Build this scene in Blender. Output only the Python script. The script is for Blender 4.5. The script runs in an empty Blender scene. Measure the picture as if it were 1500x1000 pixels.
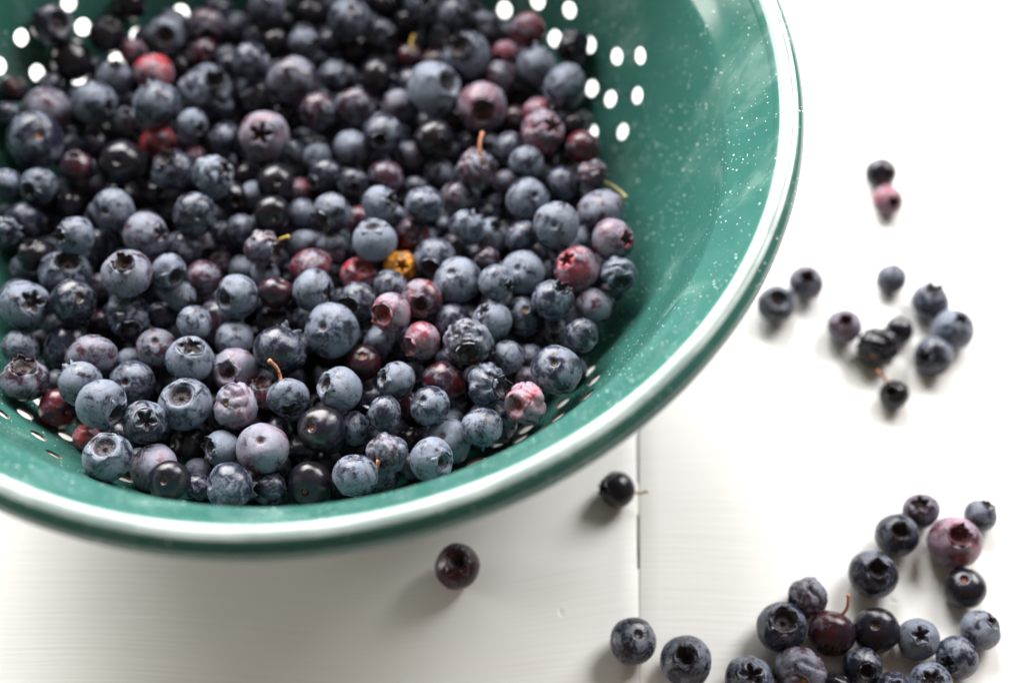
import bpy, bmesh, math, random
from mathutils import Vector, Matrix, Quaternion, noise
from mathutils.geometry import delaunay_2d_cdt

scene = bpy.context.scene
coll = scene.collection
PI = math.pi
HR = 0.095                                   # height of the colander's rim above the table

# ------------------------------------------------------------------ camera
cam_data = bpy.data.cameras.new('camera')
cam = bpy.data.objects.new('camera', cam_data)
coll.objects.link(cam)
cam.location = (0.0582, -0.2544, 0.2867 + HR)
cam.rotation_euler = (PI / 2 - 1.0238, 0, 0)
cam_data.lens = 50
cam_data.sensor_width = 36
cam_data.clip_start = 0.01
cam_data.clip_end = 50
cam_data.dof.use_dof = True
cam_data.dof.focus_distance = 0.370
cam_data.dof.aperture_fstop = 4.6
scene.camera = cam

# ------------------------------------------------------------------ room light
world = bpy.data.worlds.new('World')
scene.world = world
world.use_nodes = True
bg = world.node_tree.nodes['Background']
bg.inputs[0].default_value = (1.0, 0.73, 0.53, 1)
bg.inputs[1].default_value = 0.175

def window(name, az, el, dist, w, h, power, color):
    """A window pane as an area lamp: az in degrees from straight back (+ = right), el above the table."""
    ld = bpy.data.lights.new(name, 'AREA')
    ld.shape = 'RECTANGLE'
    ld.size, ld.size_y = w, h
    ld.energy = power
    ld.color = color
    o = bpy.data.objects.new(name, ld)
    coll.objects.link(o)
    a, e = math.radians(az), math.radians(el)
    p = Vector((math.sin(a) * math.cos(e), math.cos(a) * math.cos(e), math.sin(e))) * dist
    o.location = p
    o.rotation_euler = (Vector((0, 0, 0.05)) - p).to_track_quat('-Z', 'Y').to_euler()
    return o

window('window_light', -20, 36, 1.5, 1.35, 1.15, 96, (1.0, 0.99, 0.975))
window('right_window_light', 48, 36, 1.6, 0.7, 0.9, 34, (1.0, 0.99, 0.975))
window('left_window_light', -78, 13, 1.8, 0.9, 0.7, 28, (1.0, 0.96, 0.90))

scene.view_settings.view_transform = 'Standard'
scene.view_settings.look = 'None'
scene.view_settings.gamma = 1.0
scene.view_settings.exposure = 0.10

# ------------------------------------------------------------------ node helper
def new_mat(name):
    m = bpy.data.materials.new(name)
    m.use_nodes = True
    nt = m.node_tree
    return m, nt, nt.nodes['Principled BSDF']

class N:
    def __init__(s, nt): s.nt = nt
    def n(s, t, **kw):
        x = s.nt.nodes.new(t)
        for k, v in kw.items(): setattr(x, k, v)
        return x
    def put(s, sock, v):
        if hasattr(v, 'is_linked') or hasattr(v, 'links'): s.nt.links.new(v, sock)
        else: sock.default_value = v
    def math(s, op, a, b=0.0, c=None, clamp=False):
        x = s.n('ShaderNodeMath', operation=op, use_clamp=clamp)
        s.put(x.inputs[0], a); s.put(x.inputs[1], b)
        if c is not None: s.put(x.inputs[2], c)
        return x.outputs[0]
    def ramp(s, v, lo, hi, a=0.0, b=1.0):
        x = s.n('ShaderNodeMapRange', interpolation_type='SMOOTHSTEP')
        s.put(x.inputs[0], v); s.put(x.inputs[1], lo); s.put(x.inputs[2], hi); s.put(x.inputs[3], a); s.put(x.inputs[4], b)
        return x.outputs[0]
    def mix(s, f, a, b, mode='MIX'):
        x = s.n('ShaderNodeMix', data_type='RGBA', blend_type=mode)
        s.put(x.inputs[0], f); s.put(x.inputs[6], a); s.put(x.inputs[7], b)
        return x.outputs[2]
    def noise(s, vec, scale, detail=3.0, rough=0.55, dist=0.0):
        x = s.n('ShaderNodeTexNoise')
        s.put(x.inputs['Vector'], vec); s.put(x.inputs['Scale'], scale); s.put(x.inputs['Detail'], detail)
        s.put(x.inputs['Roughness'], rough); s.put(x.inputs['Distortion'], dist)
        return x.outputs[0]
    def voro(s, vec, scale, feature='F1'):
        x = s.n('ShaderNodeTexVoronoi', feature=feature)
        s.put(x.inputs['Vector'], vec); s.put(x.inputs['Scale'], scale)
        return x
    def vadd(s, a, b):
        x = s.n('ShaderNodeVectorMath', operation='ADD'); s.put(x.inputs[0], a); s.put(x.inputs[1], b); return x.outputs[0]
    def vmul(s, a, b):
        x = s.n('ShaderNodeVectorMath', operation='MULTIPLY'); s.put(x.inputs[0], a); s.put(x.inputs[1], b); return x.outputs[0]
    def bump(s, h, strength, dist, normal=None):
        x = s.n('ShaderNodeBump'); s.put(x.inputs['Strength'], strength); s.put(x.inputs['Distance'], dist); s.put(x.inputs['Height'], h)
        if normal is not None: s.put(x.inputs['Normal'], normal)
        return x.outputs[0]

# ------------------------------------------------------------------ materials
def berry_skin():
    m, nt, p = new_mat('berry_skin')
    g = N(nt)
    tc = g.n('ShaderNodeTexCoord').outputs['Object']
    oi = g.n('ShaderNodeObjectInfo')
    rnd = oi.outputs['Random']
    off = g.n('ShaderNodeCombineXYZ')
    g.put(off.inputs[0], g.math('MULTIPLY', rnd, 71.0)); g.put(off.inputs[1], g.math('MULTIPLY', rnd, 37.0)); g.put(off.inputs[2], g.math('MULTIPLY', rnd, 113.0))
    v = g.vadd(tc, off.outputs[0])
    # skin: ripe blue black, with the object's own tint on the less ripe side
    n1 = g.noise(v, 0.9, 2.0)
    tint = oi.outputs['Color']
    side = g.ramp(n1, 0.38, 0.60)
    ripe = (0.010, 0.010, 0.019, 1)
    skin = g.mix(g.math('ADD', g.math('MULTIPLY', side, 0.82), 0.18), ripe, tint)
    # waxy bloom: rubbed off in patches, scratched along fine lines
    big = g.noise(v, 1.6, 4.0, 0.6, 0.5)
    fine = g.noise(v, 6.5, 6.0, 0.72, 0.4)
    speck = g.noise(v, 30.0, 4.0, 0.75)
    amt = oi.outputs['Alpha']
    lo = g.math('SUBTRACT', 0.650, g.math('MULTIPLY', amt, 0.50))
    mixn = g.math('ADD', g.math('MULTIPLY', big, 0.58), g.math('ADD', g.math('MULTIPLY', fine, 0.30), g.math('MULTIPLY', speck, 0.12)))
    patch = g.ramp(mixn, lo, g.math('ADD', lo, 0.15))
    cr = g.n('ShaderNodeTexNoise')
    g.put(cr.inputs['Vector'], v); g.put(cr.inputs['Scale'], 2.6); g.put(cr.inputs['Detail'], 4.0); g.put(cr.inputs['Distortion'], 0.6)
    ridge = g.math('ABSOLUTE', g.math('SUBTRACT', cr.outputs[0], 0.5))
    lines = g.ramp(ridge, 0.0, 0.022, 1.0, 0.0)
    lines = g.math('MULTIPLY', lines, g.ramp(fine, 0.42, 0.60))
    bloom = g.math('MULTIPLY', patch, g.math('SUBTRACT', 1.0, g.math('MULTIPLY', lines, 0.60)))
    bloom = g.math('MULTIPLY', bloom, g.ramp(speck, 0.30, 0.50, 0.55, 1.0))
    strength = g.math('ADD', g.math('MULTIPLY', amt, 0.60), 0.45, clamp=True)
    bloom = g.math('MULTIPLY', bloom, strength)
    wax = g.mix(0.22, g.mix(n1, (0.195, 0.245, 0.345, 1), (0.320, 0.350, 0.430, 1)), tint)
    col = g.mix(bloom, skin, wax)
    g.put(p.inputs['Base Color'], col)
    g.put(p.inputs['Roughness'], g.math('ADD', g.math('MULTIPLY', bloom, 0.36), 0.18))
    g.put(p.inputs['Specular IOR Level'], 0.42)
    g.put(p.inputs['Sheen Weight'], g.math('MULTIPLY', bloom, 0.08))
    g.put(p.inputs['Sheen Roughness'], 0.45)
    h = g.math('ADD', g.math('MULTIPLY', fine, 0.8), g.math('MULTIPLY', speck, 0.30))
    h = g.math('SUBTRACT', h, g.math('MULTIPLY', lines, 0.30))
    g.put(p.inputs['Normal'], g.bump(h, g.math('ADD', g.math('MULTIPLY', bloom, 0.45), 0.12), 0.0010))
    return m

def crown_inside():
    m, nt, p = new_mat('crown_inside')
    g = N(nt)
    tc = g.n('ShaderNodeTexCoord').outputs['Object']
    oi = g.n('ShaderNodeObjectInfo')
    n = g.noise(tc, 7.0, 4.0, 0.7)
    c = g.mix(g.ramp(n, 0.42, 0.72), (0.008, 0.005, 0.006, 1), (0.075, 0.028, 0.018, 1))
    c = g.mix(0.34, c, oi.outputs['Color'])
    g.put(p.inputs['Base Color'], c)
    p.inputs['Roughness'].default_value = 0.5
    g.put(p.inputs['Normal'], g.bump(n, 0.6, 0.0006))
    return m

def plain(name, a, b, rough, scale=900, spec=0.4, bump=0.0):
    m, nt, p = new_mat(name)
    g = N(nt)
    tc = g.n('ShaderNodeTexCoord').outputs['Object']
    n = g.noise(tc, scale, 4.0, 0.6)
    g.put(p.inputs['Base Color'], g.mix(g.ramp(n, 0.35, 0.65), (*a, 1), (*b, 1)))
    p.inputs['Roughness'].default_value = rough
    p.inputs['Specular IOR Level'].default_value = spec
    if bump: g.put(p.inputs['Normal'], g.bump(n, bump, 0.0003))
    return m

def enamel():
    m, nt, p = new_mat('green_enamel')
    g = N(nt)
    tc = g.n('ShaderNodeTexCoord').outputs['Object']
    n = g.noise(tc, 26.0, 5.0, 0.6, 0.5)
    n2 = g.noise(tc, 130.0, 4.0, 0.65)
    base = g.mix(g.math('ADD', g.math('MULTIPLY', n, 0.75), g.math('MULTIPLY', n2, 0.25)), (0.018, 0.084, 0.069, 1), (0.044, 0.150, 0.125, 1))
    dens = g.noise(tc, 42.0, 3.0, 0.6)
    total = None
    for sc, k in ((520.0, 0.100), (300.0, 0.060), (900.0, 0.110)):
        v = g.voro(tc, sc)
        sep = g.n('ShaderNodeSeparateColor'); nt.links.new(v.outputs['Color'], sep.inputs[0])
        lim = g.math('MULTIPLY', g.math('POWER', sep.outputs[0], 1.6), k * 1.75)
        lim = g.math('MULTIPLY', lim, g.ramp(dens, 0.34, 0.60, 0.55, 1.15))
        s = g.ramp(v.outputs['Distance'], g.math('MULTIPLY', lim, 0.75), lim, 1.0, 0.0)
        s = g.math('MULTIPLY', s, g.math('GREATER_THAN', lim, 0.02))
        total = s if total is None else g.math('MAXIMUM', total, s)
    col = g.mix(total, base, (0.72, 0.78, 0.75, 1))
    # a few dull, wiped streaks on the glaze
    sm = g.noise(g.vmul(tc, (1.0, 1.0, 0.35)), 38.0, 5.0, 0.65, 0.3)
    smear = g.ramp(sm, 0.50, 0.74)
    col = g.mix(g.math('MULTIPLY', smear, 0.24), col, (0.34, 0.46, 0.42, 1))
    # rare rust-brown chips
    ch = g.voro(tc, 95.0)
    sc_ = g.n('ShaderNodeSeparateColor'); nt.links.new(ch.outputs['Color'], sc_.inputs[0])
    chip = g.math('MULTIPLY', g.math('GREATER_THAN', sc_.outputs[1], 0.955), g.math('LESS_THAN', g.math('ADD', ch.outputs['Distance'], g.math('MULTIPLY', n2, 0.10)), 0.125))
    col = g.mix(chip, col, (0.12, 0.07, 0.035, 1))
    g.put(p.inputs['Base Color'], col)
    g.put(p.inputs['Roughness'], g.math('ADD', g.math('MULTIPLY', smear, 0.22), 0.17))
    p.inputs['Specular IOR Level'].default_value = 0.34
    p.inputs['Coat Weight'].default_value = 0.06
    p.inputs['Coat Roughness'].default_value = 0.06
    h = g.math('ADD', g.math('MULTIPLY', total, 0.5), n)
    g.put(p.inputs['Normal'], g.bump(h, 0.10, 0.0010))
    return m

def board_paint():
    m, nt, p = new_mat('white_board_paint')
    g = N(nt)
    tc = g.n('ShaderNodeTexCoord').outputs['Object']
    oi = g.n('ShaderNodeObjectInfo')
    v = g.vadd(tc, g.vmul(oi.outputs['Location'], (3.0, 5.0, 0.0)))
    rot = g.n('ShaderNodeVectorRotate', rotation_type='Z_AXIS')
    g.put(rot.inputs['Vector'], v); g.put(rot.inputs['Angle'], g.math('MULTIPLY', g.math('SUBTRACT', g.noise(v, 6.0, 1.0), 0.75), 0.16))
    vr = rot.outputs[0]
    # brush strokes run across the boards
    st = g.noise(g.vmul(vr, (14.0, 760.0, 1.0)), 1.0, 4.0, 0.62, 0.35)
    st2 = g.noise(g.vmul(vr, (30.0, 1500.0, 1.0)), 1.0, 3.0, 0.6, 0.2)
    big = g.noise(v, 14.0, 4.0, 0.6)
    col = g.mix(big, (0.79, 0.785, 0.77, 1), (0.84, 0.835, 0.825, 1))
    where = g.ramp(g.noise(v, 9.0, 3.0, 0.6), 0.40, 0.62, 0.12, 1.0)
    col = g.mix(g.math('MULTIPLY', where, g.ramp(st, 0.50, 0.80, 0.0, 0.45)), col, (0.70, 0.685, 0.66, 1))
    # dents and nicks
    dv = g.voro(g.vmul(v, (0.75, 1.0, 1.0)), 58.0)
    dv.voronoi_dimensions = '2D'
    sep = g.n('ShaderNodeSeparateColor'); nt.links.new(dv.outputs['Color'], sep.inputs[0])
    dn = g.math('ADD', dv.outputs['Distance'], g.math('MULTIPLY', g.math('SUBTRACT', g.noise(v, 420.0, 2.0), 0.5), 0.30))
    dent = g.math('MULTIPLY', g.ramp(dn, 0.0, g.math('ADD', 0.02, g.math('MULTIPLY', sep.outputs[1], 0.06)), 1.0, 0.0), g.math('GREATER_THAN', sep.outputs[0], 0.86))
    col = g.mix(g.math('MULTIPLY', dent, 0.10), col, (0.52, 0.50, 0.46, 1))
    g.put(p.inputs['Base Color'], col)
    g.put(p.inputs['Roughness'], g.ramp(st, 0.3, 0.7, 0.33, 0.46))
    p.inputs['Specular IOR Level'].default_value = 0.5
    h = g.math('ADD', g.math('MULTIPLY', st, 0.8), g.math('MULTIPLY', st2, 0.35))
    h = g.math('MULTIPLY', h, where)
    h = g.math('SUBTRACT', h, g.math('MULTIPLY', dent, 0.8))
    g.put(p.inputs['Normal'], g.bump(h, 0.6, 0.00022))
    return m

SKIN = berry_skin()
INSIDE = crown_inside()
SCAR = {
    'brown': plain('stem_scar_brown', (0.06, 0.028, 0.014), (0.22, 0.11, 0.05), 0.6, 5, bump=0.5),
    'orange': plain('stem_scar_orange', (0.36, 0.13, 0.04), (0.55, 0.27, 0.10), 0.6, 5, bump=0.5),
    'red': plain('stem_scar_red', (0.20, 0.03, 0.015), (0.36, 0.09, 0.04), 0.5, 5, bump=0.5),
}
STEM = {
    'O': plain('stem_orange_pink', (0.36, 0.12, 0.06), (0.52, 0.24, 0.13), 0.55, 5, bump=0.4),
    'C': plain('stem_cream', (0.46, 0.36, 0.14), (0.60, 0.52, 0.28), 0.55, 5, bump=0.4),
    'Y': plain('stem_yellow', (0.42, 0.27, 0.04), (0.56, 0.42, 0.10), 0.55, 5, bump=0.4),
}
ENAMEL = enamel()
BAND = plain('pale_rim_band', (0.24, 0.30, 0.29), (0.38, 0.43, 0.42), 0.20, 60, 0.5)
OUTER_BAND = plain('grey_green_rim_band', (0.15, 0.20, 0.19), (0.26, 0.31, 0.30), 0.24, 60, 0.4)
EDGE = plain('bare_steel_edge', (0.05, 0.035, 0.025), (0.13, 0.10, 0.08), 0.5)
PAINT = board_paint()
GAP = plain('dark_under_frame_wood', (0.05, 0.055, 0.045), (0.10, 0.10, 0.085), 0.8, 60)  # dark wood under the boards, behind the open joint

def mesh_obj(name, verts, faces, mats, parent=None, smooth=True, fmat=None):
    me = bpy.data.meshes.new(name)
    me.from_pydata(verts, [], faces)
    for m in mats: me.materials.append(m)
    if fmat: me.polygons.foreach_set('material_index', fmat)
    if smooth: me.polygons.foreach_set('use_smooth', [True] * len(faces))
    me.update()
    o = bpy.data.objects.new(name, me)
    coll.objects.link(o)
    if parent: o.parent = parent
    return o

def sstep(a, b, x):
    t = min(1, max(0, (x - a) / (b - a)))
    return t * t * (3 - 2 * t)

# ------------------------------------------------------------------ the table: painted boards with one open seam in view
table = bpy.data.objects.new('plank_table', None)
coll.objects.link(table)
table['label'] = 'white painted plank table under the colander, brush strokes and one dark seam in view'
table['category'] = 'table'
TILT = math.radians(-2.2)
SEAM_X = 0.0982
table.location = (SEAM_X, 0, 0)
table.rotation_euler = (0, 0, TILT)

def seam_gap(y):
    """Half width of the open joint along the seam, in metres."""
    g = 0.00010 + 0.00008 * (noise.noise(Vector((y * 90, 3.1, 0))) + 0.3)
    g += 0.00010 * sstep(0.004, 0.0, abs(y + 0.060) - 0.010)
    g += 0.00020 * sstep(0.004, 0.0, abs(y + 0.0895) - 0.0085)
    return max(0.00006, g)

def board(x0, x1, y0, y1, left_gap, right_gap):
    ys = [y0, -0.30] + [-0.30 + 0.0025 * k for k in range(1, 180)] + [y1]
    verts, faces = [], []
    b, th = 0.00035, 0.022
    for y in ys:
        gl = seam_gap(y) if left_gap else 0.0003
        gr = seam_gap(y) if right_gap else 0.0003
        w = 0.00025 * noise.noise(Vector((y * 40, x0 * 7, 1)))
        prof = [(x0 + gl, -th), (x0 + gl, -b * 1.3), (x0 + gl + b * 0.35, -b * 0.35), (x0 + gl + b * 1.2 + w, 0), (x0 + gl + 0.006, 0.0),
                (x1 - gr - 0.006, 0.0), (x1 - gr - b * 1.2 - w, 0), (x1 - gr - b * 0.35, -b * 0.35), (x1 - gr, -b * 1.3), (x1 - gr, -th)]
        verts += [(px, y, pz) for px, pz in prof]
    n = 10
    for i in range(len(ys) - 1):
        for j in range(n):
            k = (j + 1) % n
            faces.append((i * n + j, i * n + k, (i + 1) * n + k, (i + 1) * n + j))
    faces.append(tuple(range(n))[::-1])
    faces.append(tuple((len(ys) - 1) * n + j for j in range(n)))
    return mesh_obj('board', verts, [f[::-1] for f in faces], [PAINT], table)

W = 0.205
# old paint bridging the joint, missing in the two open stretches
for ya, yb in ((-0.40, -0.098), (-0.081, -0.071), (-0.049, 0.6)):
    mesh_obj('joint_paint', [(-0.0007, ya, -0.00035), (0.0007, ya, -0.00035), (0.0007, yb, -0.00035), (-0.0007, yb, -0.00035),
                             (-0.0007, ya, -0.0025), (0.0007, ya, -0.0025), (0.0007, yb, -0.0025), (-0.0007, yb, -0.0025)],
             [(0, 1, 2, 3), (7, 6, 5, 4), (0, 4, 5, 1), (1, 5, 6, 2), (2, 6, 7, 3), (3, 7, 4, 0)], [PAINT], table, smooth=False)
for k in range(-4, 5):
    board(k * W, (k + 1) * W, -0.62, 1.15, k == 0, k == -1)
mesh_obj('under_frame', [(-0.8, -0.60, -0.026), (1.0, -0.60, -0.026), (1.0, 1.13, -0.026), (-0.8, 1.13, -0.026),
                         (-0.8, -0.60, -0.060), (1.0, -0.60, -0.060), (1.0, 1.13, -0.060), (-0.8, 1.13, -0.060)],
         [(0, 1, 2, 3), (7, 6, 5, 4), (0, 4, 5, 1), (1, 5, 6, 2), (2, 6, 7, 3), (3, 7, 4, 0)], [GAP], table, smooth=False)

# ------------------------------------------------------------------ the colander
colander = bpy.data.objects.new('colander', None)
coll.objects.link(colander)
colander['label'] = 'green speckled enamel colander with round drain holes and rolled rim, heaped with blueberries'
colander['category'] = 'colander'

PROF = [(0.0, 0.005), (0.035, 0.005), (0.046, 0.0068), (0.060, 0.0102), (0.0712, 0.0150), (0.0795, 0.0200), (0.0860, 0.0250), (0.0913, 0.0300), (0.0957, 0.035), (0.1025, 0.045), (0.1075, 0.055),
        (0.1112, 0.065), (0.1145, 0.075), (0.1159, 0.0798), (0.1165, 0.0820), (0.1178, 0.0838), (0.1208, 0.0878), (0.1244, 0.0932), (0.1276, 0.0976)]
def catmull(P, sub):
    out = []
    for i in range(len(P) - 1):
        p0, p1, p2, p3 = P[max(0, i - 1)], P[i], P[i + 1], P[min(len(P) - 1, i + 2)]
        for s in range(sub):
            t = s / sub
            out.append(tuple(0.5 * (2 * b + (c - a) * t + (2 * a - 5 * b + 4 * c - d) * t * t + (3 * b - a - 3 * c + d) * t ** 3) for a, b, c, d in zip(p0, p1, p2, p3)))
    out.append(P[-1])
    return out
curve = catmull(PROF[1:], 8)
arc = [0.0]
for a, b in zip(curve[:-1], curve[1:]): arc.append(arc[-1] + math.hypot(b[0] - a[0], b[1] - a[1]))
def on_curve(s):
    s = min(max(s, 0), arc[-1] - 1e-9)
    lo, hi = 0, len(arc) - 1
    while hi - lo > 1:
        m = (lo + hi) // 2
        if arc[m] <= s: lo = m
        else: hi = m
    t = (s - arc[lo]) / (arc[hi] - arc[lo])
    a, b = curve[lo], curve[hi]
    return a[0] + (b[0] - a[0]) * t, a[1] + (b[1] - a[1]) * t
def arc_of_z(z):
    for i in range(len(curve) - 1):
        if curve[i][1] <= z <= curve[i + 1][1]:
            return arc[i] + (arc[i + 1] - arc[i]) * (z - curve[i][1]) / max(1e-9, curve[i + 1][1] - curve[i][1])
    return 0.02
HOLES = [(43.2, 0.0492), (49.9, 0.046), (55.7, 0.0392), (43.5, 0.0399), (36.3, 0.0451), (29.9, 0.049), (25.5, 0.0556), (30.8, 0.037), (25.9, 0.0395), (21.4, 0.0472), (24.2, 0.03), (18.8, 0.0377), (149.9, 0.0555), (139.5, 0.0464), (139.4, 0.0543), (131.3, 0.0365), (121.8, 0.0368), (156.2, 0.0545), (151.6, 0.0452), (137.7, 0.034), (-135.3, 0.0448), (-129.5, 0.0488), (-124, 0.0535), (-133.9, 0.0555), (-129.8, 0.0383), (-117.5, 0.0526), (-116.5, 0.0408), (-116.6, 0.0743), (-33.6, 0.0351), (-36.5, 0.0417), (-40.5, 0.0464), (-41.3, 0.0356), (-45.2, 0.0413), (-51, 0.0355), (-53.1, 0.0298), (-59.2, 0.0326), (-48.2, 0.0252), (-48.4, 0.0322), (-138.7, 0.036), (-128.5, 0.03), (-45, 0.03), (36, 0.026), (131, 0.025), (146, 0.037)]
URANGE = 0.1
U0 = math.radians(-270)                      # the seam of the unrolled sheet lies at the back
def uv_hole(a, z):
    a = math.radians(a)
    while a < U0: a += 2 * PI
    while a >= U0 + 2 * PI: a -= 2 * PI
    return (a, arc_of_z(z))
hc = [uv_hole(a, z) for a, z in HOLES]
HOLE_R = 0.00250
pts, edges = [], []
NU = 168
vs = [i / 46 * arc[-1] for i in range(47)]
# denser rows at the crease
vs = sorted(set(vs + [arc[-1] - 0.0005 * k for k in range(1, 34)]))
def near_hole(u, s):
    for cu, cs in hc:
        r = on_curve(cs)[0]
        if abs(s - cs) < 0.004 and math.hypot((u - cu) * r, s - cs) < HOLE_R + 0.0009: return True
    return False
for j, s in enumerate(vs):
    for i in range(NU + 1):
        u = U0 + 2 * PI * i / NU
        if not near_hole(u, s): pts.append(Vector((u * URANGE, s)))
nb = len(pts)
SEG = 22
for cu, cs in hc:
    r = on_curve(cs)[0]
    st = len(pts)
    for k in range(SEG):
        a = 2 * PI * k / SEG
        pts.append(Vector(((cu + HOLE_R * math.cos(a) / r) * URANGE, cs + HOLE_R * math.sin(a))))
    for k in range(SEG): edges.append((st + k, st + (k + 1) % SEG))
ov, oe, of, *_ = delaunay_2d_cdt(pts, edges, [], 0, 1e-9)
tri = []
for f in of:
    c = sum((ov[i] for i in f), Vector((0, 0))) / len(f)
    u, s = c.x / URANGE, c.y
    inside = False
    for cu, cs in hc:
        if abs(s - cs) < 0.004 and math.hypot((u - cu) * on_curve(cs)[0], s - cs) < HOLE_R * 0.97: inside = True; break
    if not inside: tri.append(tuple(f))
def normal_at(s):
    a, b = on_curve(s - 0.0004), on_curve(s + 0.0004)
    t = Vector((b[0] - a[0], b[1] - a[1])).normalized()
    return -t.y, t.x                          # towards the inside of the bowl
def to3(v, off):
    u, s = v.x / URANGE, v.y
    r, z = on_curve(s)
    n = normal_at(s)
    r += n[0] * off; z += n[1] * off
    return (r * math.cos(u), r * math.sin(u), z)
TH = 0.0007
V = [to3(v, 0) for v in ov]
nv = len(V)
V += [to3(v, -TH) for v in ov]
Fc, Fm = [], []
for t in tri:
    a, b, c = (Vector(V[i]) for i in t)
    nrm = (b - a).cross(c - a)
    mid = (a + b + c) / 3
    inward = Vector((-mid.x, -mid.y, 0.06))
    if nrm.dot(inward) < 0: t = t[::-1]
    Fc.append(t); Fm.append(0)
    Fc.append(tuple(i + nv for i in t[::-1])); Fm.append(0)
# walls of the holes, with their own vertices
for h, (cu, cs) in enumerate(hc):
    r = on_curve(cs)[0]
    base = len(V)
    for off in (0, -TH):
        for k in range(SEG):
            a = 2 * PI * k / SEG
            V.append(to3(Vector(((cu + HOLE_R * math.cos(a) / r) * URANGE, cs + HOLE_R * math.sin(a))), off))
    for k in range(SEG):
        k2 = (k + 1) % SEG
        Fc.append((base + k, base + SEG + k, base + SEG + k2, base + k2)); Fm.append(1)
# weld the sheet's two ends
bowl = mesh_obj('bowl', V, Fc, [ENAMEL, EDGE], colander, fmat=Fm)
bm = bmesh.new(); bm.from_mesh(bowl.data)
bmesh.ops.remove_doubles(bm, verts=[v for v in bm.verts if abs(math.atan2(v.co.y, v.co.x) - PI / 2) < 0.004], dist=1e-5)
bm.to_mesh(bowl.data); bm.free()

def lathe(name, prof, mat, parent, seg=200, closed=False):
    verts, faces = [], []
    for i in range(seg):
        a = 2 * PI * i / seg
        verts += [(r * math.cos(a), r * math.sin(a), z) for r, z in prof]
    n = len(prof)
    for i in range(seg):
        i2 = (i + 1) % seg
        for j in range(n if closed else n - 1):
            j2 = (j + 1) % n
            faces.append((i * n + j, i2 * n + j, i2 * n + j2, i * n + j2))
    return mesh_obj(name, verts, faces, [mat], parent)

# base plate inside the foot and the rolled rim
lathe('base', [(0.0002, 0.0050), (0.035, 0.0050), (0.0352, 0.0046), (0.035, 0.0040), (0.0002, 0.0040)][::-1], ENAMEL, colander, 120, True)
lathe('foot', [(0.046, 0.0065), (0.0468, 0.0058), (0.0474, 0.0008), (0.0466, 0.0002), (0.0456, 0.0008), (0.0450, 0.0060)][::-1], ENAMEL, colander, 160, True)
# rolled rim: an oval bead, its tail tucked under
def rim_point(deg, grow=0.0):
    a = math.radians(deg)
    c, d = math.cos(a), math.sin(a)
    c = math.copysign(abs(c) ** 0.95, c); d = math.copysign(abs(d) ** 0.95, d)
    return (0.1308 + (0.0042 + grow) * c, 0.0952 + (0.0045 + grow) * d)
rim = lathe('rim', [rim_point(360 * k / 30) for k in range(30)], ENAMEL, colander, 260, True)
# the pale band along the top of the bead, grey green on its outer side
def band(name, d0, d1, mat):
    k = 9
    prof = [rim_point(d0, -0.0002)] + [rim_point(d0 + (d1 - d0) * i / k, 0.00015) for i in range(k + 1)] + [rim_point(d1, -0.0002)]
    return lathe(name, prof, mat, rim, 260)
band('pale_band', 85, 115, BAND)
band('outer_band', 66, 83, OUTER_BAND)

# ------------------------------------------------------------------ berries
rng = random.Random(4)

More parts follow.
